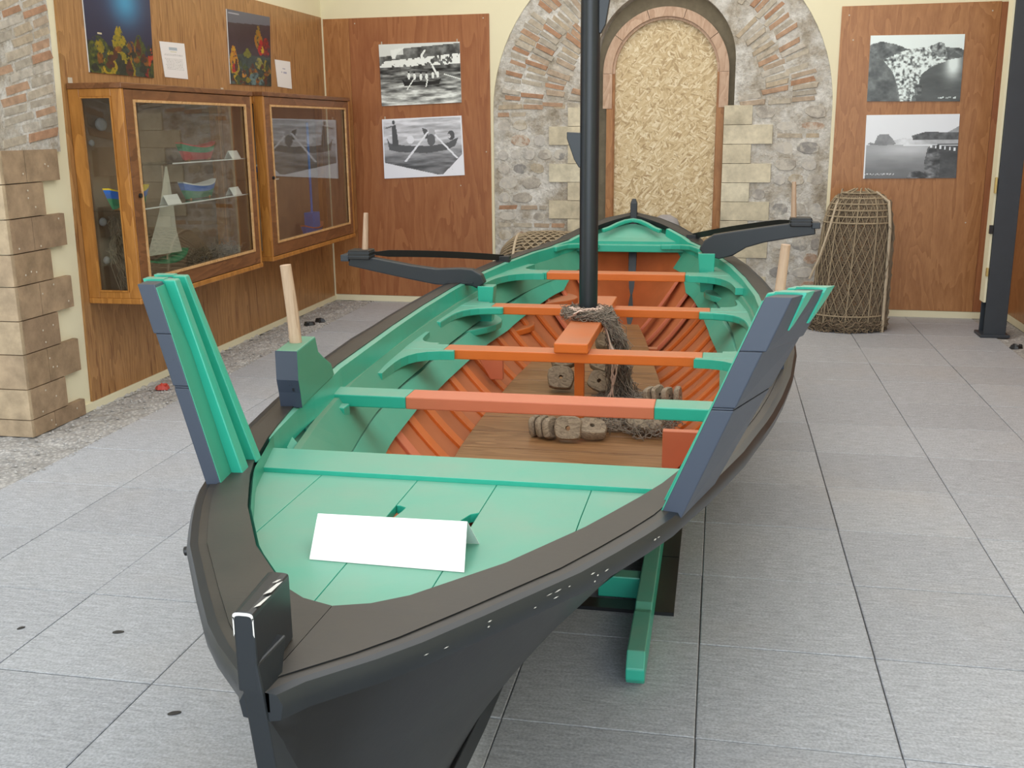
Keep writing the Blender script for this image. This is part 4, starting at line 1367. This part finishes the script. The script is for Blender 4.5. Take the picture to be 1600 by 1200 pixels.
# ================================================================== PICTURES ON THE WALLS
def grid(w, h):
    x = (np.arange(w) + .5) / w
    y = (np.arange(h) + .5) / h
    return np.meshgrid(x, y)
def inside(X, Y, poly):
    r = np.zeros(X.shape, bool)
    n = len(poly)
    for i in range(n):
        x0, y0 = poly[i]
        x1, y1 = poly[(i + 1) % n]
        if y0 == y1:
            continue
        c = (Y >= min(y0, y1)) & (Y < max(y0, y1))
        xx = x0 + (Y - y0) * (x1 - x0) / (y1 - y0)
        r ^= c & (X < xx)
    return r
def near_line(X, Y, a, b, wd):
    ax, ay = a
    dx, dy = b[0] - ax, b[1] - ay
    t = np.clip(((X - ax) * dx + (Y - ay) * dy) / (dx * dx + dy * dy), 0, 1)
    return np.hypot(X - ax - t * dx, (Y - ay - t * dy)) < wd
def blob(X, Y, cx, cy, rx, ry):
    return ((X - cx) / rx) ** 2 + ((Y - cy) / ry) ** 2 < 1
def grey(v, tint=(.97, 1.0, 1.0)):
    return np.stack([v * t for t in tint], -1)
NWP, NHP = 132, 96
X, Y = grid(NWP, NHP)

def pic_crew():
    rip = fbm(NWP, NHP, (7, 26), 3, 4)
    v = .30 + (rip - .5) * 1.0 + np.clip(Y - .45, 0, 1) * .62
    v = np.where(Y < .42, .30 + (fbm(NWP, NHP, (14, 10), 4) - .5) * .55, v)
    v = np.where(Y < .10 - .08 * X + .10 * (X < .3), .72, v)
    v = np.where(inside(X, Y, [(.16, .24), (.14, .10), (.33, .06), (.22, .16), (.2, .24)]), .82, v)
    rocks = (np.abs(Y - (.33 - .06 * X)) < .05 + .03 * X * 1.2) & (fbm(NWP, NHP, (26, 14), 5, 3) > .40)
    v = np.where(rocks, .90, v)
    v = np.where(inside(X, Y, [(.27, .58), (.32, .62), (.70, .62), (.76, .58), (.73, .68), (.30, .69)]), .10, v)
    for cx, cy in ((.36, .53), (.43, .54), (.51, .55), (.58, .55), (.66, .53), (.72, .52)):
        v = np.where(blob(X, Y, cx, cy, .017, .055), .88, v)
        v = np.where(blob(X, Y, cx, cy - .065, .012, .016), .12, v)
    v = np.where(blob(X, Y, .53, .25, .016, .085), .95, v)
    v = np.where(near_line(X, Y, (.54, .18), (.57, .12), .012), .93, v)
    v = np.where(near_line(X, Y, (.66, .38), (.72, .55), .012), .85, v)
    for a, b in (((.42, .58), (.33, .75)), ((.59, .60), (.57, .71)), ((.80, .52), (1.0, .61))):
        v = np.where(near_line(X, Y, a, b, .007), .80, v)
    return grey(np.clip(v * 1.25, .10, .97), (.98, 1.0, .99))

def pic_oars():
    v = .60 + (fbm(NWP, NHP, (5, 22), 7, 4) - .5) * .35 - .30 * np.clip((Y - .35) * 2.2, 0, 1)
    v = np.where(inside(X, Y, [(.05, .31), (.09, .41), (.30, .46), (.60, .48), (.82, .44), (.90, .38), (.95, .36), (.90, .50), (.80, .56), (.55, .60), (.2, .56), (.08, .52)]), .27, v)
    v = np.where(inside(X, Y, [(.12, .46), (.12, .12), (.17, .10), (.19, .3), (.20, .46)]) | blob(X, Y, .145, .06, .018, .035), .24, v)
    v = np.where(near_line(X, Y, (.13, .12), (.05, .15), .010), .3, v)
    v = np.where(inside(X, Y, [(.50, .17), (.56, .20), (.62, .34), (.54, .36)]), .26, v)
    v = np.where(blob(X, Y, .35, .36, .045, .07), .93, v)
    v = np.where(blob(X, Y, .62, .27, .045, .08), .52, v)
    v = np.where(blob(X, Y, .61, .38, .05, .1), .30, v)
    v = np.where(blob(X, Y, .86, .32, .045, .08) & ~blob(X, Y, .835, .33, .018, .035), .25, v)
    v = np.where(near_line(X, Y, (.57, .25), (.28, .72), .013) | near_line(X, Y, (.66, .30), (.92, .70), .012), .93, v)
    pebble = .84 + (fbm(NWP, NHP, (34, 26), 8, 3) - .5) * .55
    v = np.where(inside(X, Y, [(-.1, .69), (.72, .985), (.70, 1.1), (-.1, 1.1)]) | inside(X, Y, [(.73, .985), (1.1, .48), (1.1, 1.1), (.70, 1.1)]), pebble, v)
    v = np.where((X < .012) | (X > .988) | (Y < .016) | (Y > .972), .93, v)
    return grey(np.clip(v * 1.42, .14, .98), (.97, .98, 1.02))

def pic_town():
    n = fbm(NWP, NHP, (16, 14), 13, 4)
    n2 = fbm(NWP, NHP, (40, 30), 14, 2)
    v = np.full(X.shape, .88)
    v = np.where(Y > .11 + .12 * X - .05 * np.sin(X * 9) + .05 * n, .33 + (n - .5) * .5, v)
    sea = inside(X, Y, [(.55, .62), (.66, .50), (.84, .38), (1.1, .30), (1.1, 1.1), (.55, 1.1), (.50, .80)])
    shine = .26 + .62 * np.exp(-((X - .90) / .085) ** 2) * np.exp(-((Y - .42) / .22) ** 2)
    v = np.where(sea, shine + (fbm(NWP, NHP, (6, 12), 15) - .5) * .12, v)
    town = inside(X, Y, [(.15, .37), (.36, .24), (.50, .20), (.66, .16), (.78, .12), (.84, .33), (.82, .40), (.66, .48), (.57, .60), (.55, .72), (.57, .86), (.49, .92), (.47, 1.1), (.37, 1.1), (.33, .80), (.26, .55)])
    v = np.where(town, .62 + (n2 - .5) * 1.25, v)
    v = np.where(inside(X, Y, [(.64, .18), (.74, .11), (.79, .13), (.84, .33), (.74, .33), (.67, .27)]), .40 + (n2 - .5) * .6, v)
    v = np.where(inside(X, Y, [(.85, .33), (.90, .25), (.97, .31), (1.0, .33), (.95, .355)]), .30, v)
    v = np.where(inside(X, Y, [(.0, .30), (.14, .38), (.28, .62), (.36, 1.1), (-.1, 1.1)]), .30 + (n - .5) * .30, v)
    v = np.where(inside(X, Y, [(.47, .62), (.49, .70), (.53, .69)]) | inside(X, Y, [(.49, .73), (.58, .74), (.58, .92), (.52, .90)]), .30 + (n2 - .5) * .4, v)
    for x in np.arange(.755, .96, .016):
        if int(x * 1000) % 5:
            v = np.where((np.abs(X - x) < .005) & (np.abs(Y - .945 - .006 * math.sin(x * 90)) < .012), .72, v)
    return grey(np.clip(v * 1.28, .16, .97), (.95, 1.0, 1.0))

def pic_bay():
    v = .80 - .05 * Y
    hill = Y > .40 - .22 * np.clip(X - .35, 0, 1) - .25 * np.clip(X - .8, 0, 1) - .02 * np.sin(X * 20)
    v = np.where(hill & (X > .28), .70 - .3 * np.clip(X - .5, 0, 1) + (fbm(NWP, NHP, (12, 10), 21) - .5) * .25, v)
    v = np.where(inside(X, Y, [(.50, .33), (.65, .27), (1.1, .29), (1.1, .40), (.52, .40)]), .30 + (fbm(NWP, NHP, (20, 14), 22) - .5) * .25, v)
    sea = Y > .465
    v = np.where(sea, .52 + .14 * np.exp(-((X - .45) / .3) ** 2) * np.exp(-((Y - .56) / .12) ** 2) - .20 * np.clip((Y - .55) * 2, 0, 1) + (fbm(NWP, NHP, (5, 14), 23) - .5) * .08, v)
    v = np.where(sea & (Y < .49) & (X > .42), .78, v)
    v = np.where(inside(X, Y, [(.02, .46), (.06, .425), (.10, .45), (.13, .33), (.16, .30), (.25, .30), (.30, .38), (.34, .46), (.2, .48)]), .44 + (fbm(NWP, NHP, (18, 14), 24) - .5) * .15, v)
    n = fbm(NWP, NHP, (14, 16), 25)
    cl = inside(X, Y, [(.68, .52), (.72, .48), (1.1, .50), (1.1, 1.1), (.44, 1.1), (.50, .90), (.60, .88), (.66, .92), (.65, .75)])
    v = np.where(cl, .24 + (n - .42) * .55 * (X < .82) + (n - .5) * .15, v)
    for i in range(7):
        x = .715 + .05 * i
        v = np.where((np.abs(X - x) < .009) & (np.abs(Y - .50 - .012 * i * .8) < .025), .82, v)
    v = np.where((np.abs(Y - .47) < .008) & (X > .78), .32, v)
    for i in range(26):
        x = .02 + .0125 * i
        if i % 5 != 3:
            v = np.where((np.abs(X - x) < .0045) & (np.abs(Y - .925 - .01 * (i % 3 == 0)) < .010), .66, v)
    v = np.where((Y < .02) | (X < .012), .9, v)
    return grey(np.clip(v * 1.25, .18, .96), (.97, .99, 1.02))

def hang(name, label, corners, pic, back, group, off):
    """corners on the wall plane TL,TR,BR,BL; off = outward normal"""
    n = Vector(off)
    tl, tr, br, bl = [Vector(c) for c in corners]
    ctr = (tl + tr + br + bl) / 4
    t = thing(name, label, 'photograph' if 'photo' in name else 'poster' if 'poster' in name else 'notice', ctr, group)
    th = .006 if back == 'board' else .0015
    G().prism([p for p in (bl, br, tr, tl)], n * th).build('backing', 'white' if back == 'board' else 'paper', t)
    printed('print', [p + n * (th + .0008) for p in (tl, tr, br, bl)], pic, 'print' if back == 'board' or 'photo' in name else 'print_matt', t)
    return t
def on_w(pts, off=.0155):
    return [W(u, z, off) for u, z in pts]
def pinned(corner_pts, t):
    for u, z in corner_pts:
        G().box(-.004, .004, -.004, .004, -.012, .012).build('pin', 'nail', t).location = W(u, z, .018) - ORG[t.name]
GP = 'black and white photographs on plywood'
t = hang('wall_photo', 'black and white photograph of a crowded rowing boat off a rocky shore', on_w([(.509, 2.185), (1.217, 2.190), (1.223, 1.705), (.517, 1.684)]), pic_crew(), 'board', GP, NW)
pinned([(.535, 2.195), (1.195, 2.20)], t)
t = hang('wall_photo', 'black and white photograph of two long oars and a man standing on a bow', on_w([(.513, 1.574), (1.22, 1.598), (1.238, 1.107), (.516, 1.076)]), pic_oars(), 'board', GP, NW)
pinned([(.54, 1.585)], t)
hang('wall_photo', 'black and white photograph of a pale town on a cape above dark sea', on_w([(4.455, 2.148), (5.123, 2.140), (5.129, 1.657), (4.460, 1.667)]), pic_town(), 'board', GP, NW)
hang('wall_photo', 'black and white photograph of a calm grey bay with a rock islet', on_w([(4.465, 1.564), (5.137, 1.565), (5.151, 1.089), (4.472, 1.083)]), pic_bay(), 'board', GP, NW)

def corals(w, h, base, fans, seed, extra=70, top=.66):
    rg = np.random.default_rng(seed + 9)
    pal = [((.10, .17, .12), (.34, .36, .10)), ((.36, .36, .10), (.60, .50, .10)), ((.30, .20, .08), (.58, .34, .09)), ((.12, .16, .15), (.24, .30, .24)), ((.24, .11, .08), (.34, .16, .09)), ((.08, .10, .09), (.16, .20, .15))]
    more = []
    for _ in range(extra):
        c1, c2 = pal[int(rg.integers(0, len(pal)))]
        more.append((rg.random(), top + .05 + (1 - top) * rg.random(), .03 + .05 * rg.random(), .03 + .06 * rg.random(), c1, c2))
    fans = more[:extra // 2] + list(fans) + more[extra // 2:]
    x, y = grid(w, h)
    n = fbm(w, h, (30, 36), seed, 3)
    n2 = fbm(w, h, (9, 9), seed + 1, 4)
    img = base(x, y, n2)
    for cx, cy, rx, ry, c1, c2 in fans:
        dx = (x - cx) / rx
        dy = (y - cy) / ry
        m = (dx ** 2 + dy ** 2 + (n2 - .5) * 1.6 < 1) & (np.abs(dx) < .25 + .75 * np.clip((dy + 1) * .9, 0, 1))
        m &= n > .33
        k = np.clip(n * 1.5 - .3, 0, 1)[..., None]
        img = np.where(m[..., None], np.array(c1) * (1 - k) + np.array(c2) * k, img)
    return img
YL, YG, OR, RD, DG = (.72, .58, .10), (.40, .40, .10), (.66, .36, .09), (.62, .10, .09), (.10, .17, .12)
def base1(x, y, n):
    gl = np.exp(-((x - .60) / .24) ** 2 - ((y - .30) / .22) ** 2)[..., None]
    deep = np.array((.135, .145, .28)) * (1.15 - .35 * y[..., None])
    img = deep + gl * (np.array((.23, .55, .72)) - deep) * 1.05
    reef = (y > .74 + (n - .5) * .22)[..., None]
    return np.where(reef, np.array((.11, .13, .105)) + (n[..., None] - .5) * .22, img)
p1 = corals(96, 126, base1, [(.16, .74, .15, .10, DG, YG), (.47, .68, .12, .125, YG, YL), (.78, .72, .12, .115, DG, YG), (.30, .92, .13, .11, YG, YL), (.68, .90, .12, .13, YG, OR), (.10, .88, .12, .10, DG, YG), (.55, .83, .07, .07, YG, YL), (.96, .82, .06, .1, RD, OR), (.95, .95, .10, .06, (.2, .05, .06), RD)], 31)
x, y = grid(96, 126)
p1[blob(x, y, .19, .635, .035, .010)] = (.78, .74, .62)
def base2(x, y, n):
    img = np.zeros(x.shape + (3,)) + np.array((.20, .15, .19)) * (1 + (n[..., None] - .5) * .4)
    img = np.where((y < .15 - .05 * (x - .5))[..., None], np.array((.36, .37, .42)), img)
    low = (y > .58 + (n - .5) * .12)[..., None]
    return np.where(low, np.array((.20, .25, .24)) + (n[..., None] - .5) * .35, img)
p2 = corals(80, 112, base2, [(.10, .66, .10, .20, OR, YL), (.17, .86, .10, .14, YG, YL), (.34, .86, .085, .13, OR, YL), (.10, .78, .06, .06, RD, RD), (.42, .56, .09, .06, YG, YG), (.70, .32, .10, .15, YG, OR), (.76, .46, .09, .11, RD, RD), (.88, .44, .11, .14, (.3, .06, .06), RD), (.79, .49, .04, .05, YL, YL), (.70, .68, .10, .08, YG, (.6, .57, .35)), (.58, .92, .22, .10, (.25, .33, .34), (.42, .52, .52))], 41)
x, y = grid(80, 112)
p2[(np.abs(y - .045) < .008) & (x > .03) & (x < .26)] = (.62, .62, .66)
PXX = (XL + .015)
def on_l(pts):
    return [(PXX, yy, zz) for yy, zz in pts]
hang('wall_poster', 'colour poster of yellow corals below a blue glow, over the nearer showcase', on_l([(5.322, 2.385), (6.02, 2.385), (5.985, 1.807), (5.318, 1.810)]), p1, 'board', 'coral reef posters on the left wall', (1, 0, 0))
hang('wall_poster', 'dark colour poster of red and yellow corals, nearer the room corner', on_l([(7.030, 2.305), (7.745, 2.318), (7.698, 1.817), (7.010, 1.811)]), p2, 'board', 'coral reef posters on the left wall', (1, 0, 0))
def sheet_pic(seed, rows, head):
    rng = np.random.default_rng(seed)
    img = np.full((72, 54, 3), .90) * np.array((1, .985, .985))
    if head:
        img[10:16, 18:36] = (.66, .70, .74)
        img[18:20, 20:34] = (.82, .81, .72)
    for r in rows:
        xx = 6 + rng.integers(0, 4)
        while xx < 46:
            w = int(rng.integers(2, 6))
            img[r, xx:min(47, xx + w)] = .66 + .12 * rng.random()
            xx += w + 1
    return img
n1 = sheet_pic(1, [24, 26, 33, 36, 39, 42, 45, 48, 51, 54], True)
n2 = sheet_pic(2, [], False)
n2[20:23, 24:34] = (.70, .70, .76); n2[29:33, 18:22] = (.72, .72, .78); n2[29:34, 26:38] = (.68, .68, .76)
hang('paper_notice', 'white typed notice sheet pinned beside the blue coral poster', on_l([(6.092, 2.026), (6.400, 2.033), (6.413, 1.817), (6.124, 1.819)]), n1, 'paper', 'notice sheets on the left wall', (1, 0, 0))
hang('paper_notice', 'white notice sheet with few words beside the dark coral poster', on_l([(7.801, 2.018), (8.096, 2.017), (8.103, 1.811), (7.829, 1.819)]), n2, 'paper', 'notice sheets on the left wall', (1, 0, 0))

# ================================================================== FISH TRAPS
TX, TY = 1.0, 8.08
trap = thing('fish_trap', 'tall standing fish trap of hooped netting against the right plywood', 'fish trap', (TX, TY, 0))
def trap_r(z):
    return interp(z, [0, .06, .3, .6, .8, .92, 1.0, 1.045], [.275, .27, .262, .25, .24, .215, .165, .03])
def trap_pt(a, z, k=1.0):
    r = trap_r(z) * k
    return (TX - .03 + .045 * z + r * math.cos(a), TY + r * .72 * math.sin(a), z)
for z in (.03, .12, .80, .845, .89, .935, .975, 1.01):
    G().tube([trap_pt(2 * math.pi * i / 28, z) for i in range(29)], .0065, 5).build('hoop', 'cane', trap)
for a in [2 * math.pi * i / 10 + .2 for i in range(10)]:
    G().tube([trap_pt(a, z) for z in lsp(.0, 1.04, 16)], .006, 5).build('upright_cane', 'cane', trap)
g = G()
for dr in (-1, 1):
    for i in range(26):
        a0 = 2 * math.pi * i / 26
        g.tube([trap_pt(a0 + dr * z * 1.55, z, 1.005 + .012 * math.sin(9 * z + i)) for z in lsp(.04, .99, 22)], .0030, 4)
nt2 = g.build('diamond_net', 'cane', trap)
nt2['kind'] = 'stuff'
g = G()
for dr in (-1, 1):
    for i in range(110):
        a0 = 2 * math.pi * i / 110
        g.tube([trap_pt(a0 + dr * z * 2.6 + .03 * math.sin(i * 5 + z * 20), z, .95) for z in lsp(.02, 1.0, 22)], .0034, 3)
for i in range(58):
    z = .02 + .0168 * i
    g.tube([trap_pt(2 * math.pi * k / 20, z, .96) for k in range(21)], .0028, 3)
nt2 = g.build('inner_net', 'cane_dark', trap)
nt2['kind'] = 'stuff'
g = G()
for i in range(130):
    a = random.uniform(0, 6.28)
    strand([trap_pt(a + k * .2, random.uniform(.0, .09), random.uniform(.97, 1.1)) for k in range(5)], .004, .008, 8)
for i in range(70):
    a = random.uniform(-.5, .5)
    strand([trap_pt(a + random.uniform(-.2, .2), z, 1.03) for z in lsp(.05, .95, 5)], .0035, .01, 10)
nt2 = g.build('loose_netting', 'cane_dark', trap)
nt2['kind'] = 'stuff'
G().tube([trap_pt(-.55, z, 1.06) for z in (.0, .3, .55, .75)] + [trap_pt(-.62, .86, 1.1), trap_pt(-.5, .95, 1.12), trap_pt(-.7, 1.02, 1.2)], .011, 6).build('tie_rope', 'rope', trap, smooth=True)
G().tube([(TX - .13, TY - .15, 1.045), (TX - .17, TY - .20, .95), (TX - .21, TY - .22, .78), (TX - .27, TY - .22, .56), (TX - .33, TY - .20, .40)], .008, 6).build('slack_cord', 'rope', trap, smooth=True)

CX, CY, CZ, CRR = -1.32, 8.38, .335, .335
ct = thing('wicker_trap', 'barrel shaped wicker fish trap lying on the floor behind the boat', 'fish trap', (CX, CY, 0))
def cr_(x):
    return CRR * interp(x, [-.43, -.40, -.33, -.22, 0, .3, .43], [.35, .62, .86, .97, 1.0, .95, .85])
for i in range(54):
    a = 2 * math.pi * i / 54
    G().tube([(CX + x, CY + cr_(x) * math.cos(a), CZ + cr_(x) * math.sin(a)) for x in (-.43, -.40, -.36, -.30, -.22, -.1, .1, .3, .43)], .0085, 4).build('cane_rod', 'cane', ct)
for x in (-.42, -.385, -.34, -.29, .0, .2, .42):
    G().tube([(CX + x, CY + (cr_(x) - .008) * math.cos(2 * math.pi * k / 28), CZ + (cr_(x) - .008) * math.sin(2 * math.pi * k / 28)) for k in range(29)], .007, 4).build('inner_hoop', 'cane_dark', ct)
G().tube([(CX - .27, CY + (cr_(-.27) + .012) * math.cos(a), CZ + (cr_(-.27) + .012) * math.sin(a)) for a in lsp(math.pi * .35, math.pi * 1.4, 18)], .011, 6).build('bent_hoop', 'rope', ct, smooth=True)
g = G()
for dr in (-1, 1):
    for i in range(30):
        a0 = 2 * math.pi * i / 30
        g.tube([(CX + x, CY + (cr_(x) + .012) * math.cos(a0 + dr * x * 3.2), CZ + (cr_(x) + .012) * math.sin(a0 + dr * x * 3.2)) for x in lsp(-.2, .43, 12)], .0055, 4)
nt2 = g.build('diamond_weave', 'cane', ct)
nt2['kind'] = 'stuff'
g = G()
# grey boulder standing at the door sill behind the stern
g = G()
rings = []
for z, k in ((0, 1.0), (.25, 1.02), (.5, .95), (.68, .85), (.77, .62), (.80, .25)):
    rings.append([(-.42 + .15 * k * (1 + .10 * math.sin(3 * a + z * 4)) * math.cos(a), 8.58 + .12 * k * (1 + .08 * math.cos(2 * a)) * math.sin(a), z) for a in [2 * math.pi * i / 14 for i in range(14)]])
tag(g.loft(rings).build('stone_block', 'grey_stone', smooth=True), 'grey rounded stone standing at the boarded door behind the stern', 'stone')

# ================================================================== LITTER ON THE FLOOR
def scrap(name, label, cat, x, y, mat, r, h, group=None, base=0.0, n=9):
    g = G()
    lo = [(x + r * random.uniform(.5, 1.1) * math.cos(2 * math.pi * i / n), y + r * random.uniform(.4, .9) * math.sin(2 * math.pi * i / n), base + .0005) for i in range(n)]
    mid = [(x + (a - x) * .8, y + (b_ - y) * .8, base + h * random.uniform(.4, 1)) for a, b_, c in lo]
    top = [(x + (a - x) * .35, y + (b_ - y) * .35, base + h * random.uniform(.5, 1.1)) for a, b_, c in lo]
    return tag(g.loft([lo, mid, top]).build(name, mat), label, cat, group)
scrap('wrapper', 'crumpled red scrap on the gravel margin by the left wall', 'litter', -3.22, 5.53, 'red', .055, .035)
for (x, y, lab) in ((-3.13, 7.63, 'black crumpled scrap on the left gravel margin, nearer one of the two'), (-3.11, 7.78, 'black crumpled scrap on the left gravel margin, the one nearer the back wall'),
                    (2.03, 7.50, 'black scrap near the steel post foot, left of two by the right wall'), (2.13, 7.44, 'black scrap close under the right wall, right of two')):
    scrap('black_scrap', lab, 'litter', x, y, 'iron', .05, .03)
for (x, y, a, lab) in ((-1.771, 2.645, .3, 'dark dead leaf on the grey tile left of the bow'), (-1.369, 2.252, .5, 'dark dead leaf on the tile nearest the bow stem'), (-2.085, 2.616, .9, 'small faint brown leaf farthest left on the tiles')):
    k = .7 if 'small' in lab else 1
    g = G()
    o = [(.020 * k * math.cos(t) * (1.0 if math.cos(t) > 0 else .8), .0085 * k * math.sin(t)) for t in [2 * math.pi * i / 12 for i in range(12)]]
    o = [(x + q * math.cos(a) - r * math.sin(a), y + q * math.sin(a) + r * math.cos(a)) for q, r in o]
    g.loft([[(q, r, .0003) for q, r in o], [(q, r, .002) for q, r in o], [(x + (q - x) * .5, y + (r - y) * .5, .0045) for q, r in o]])
    tag(g.build('dead_leaf', 'leaf'), lab, 'leaf', 'dead leaves on the floor')
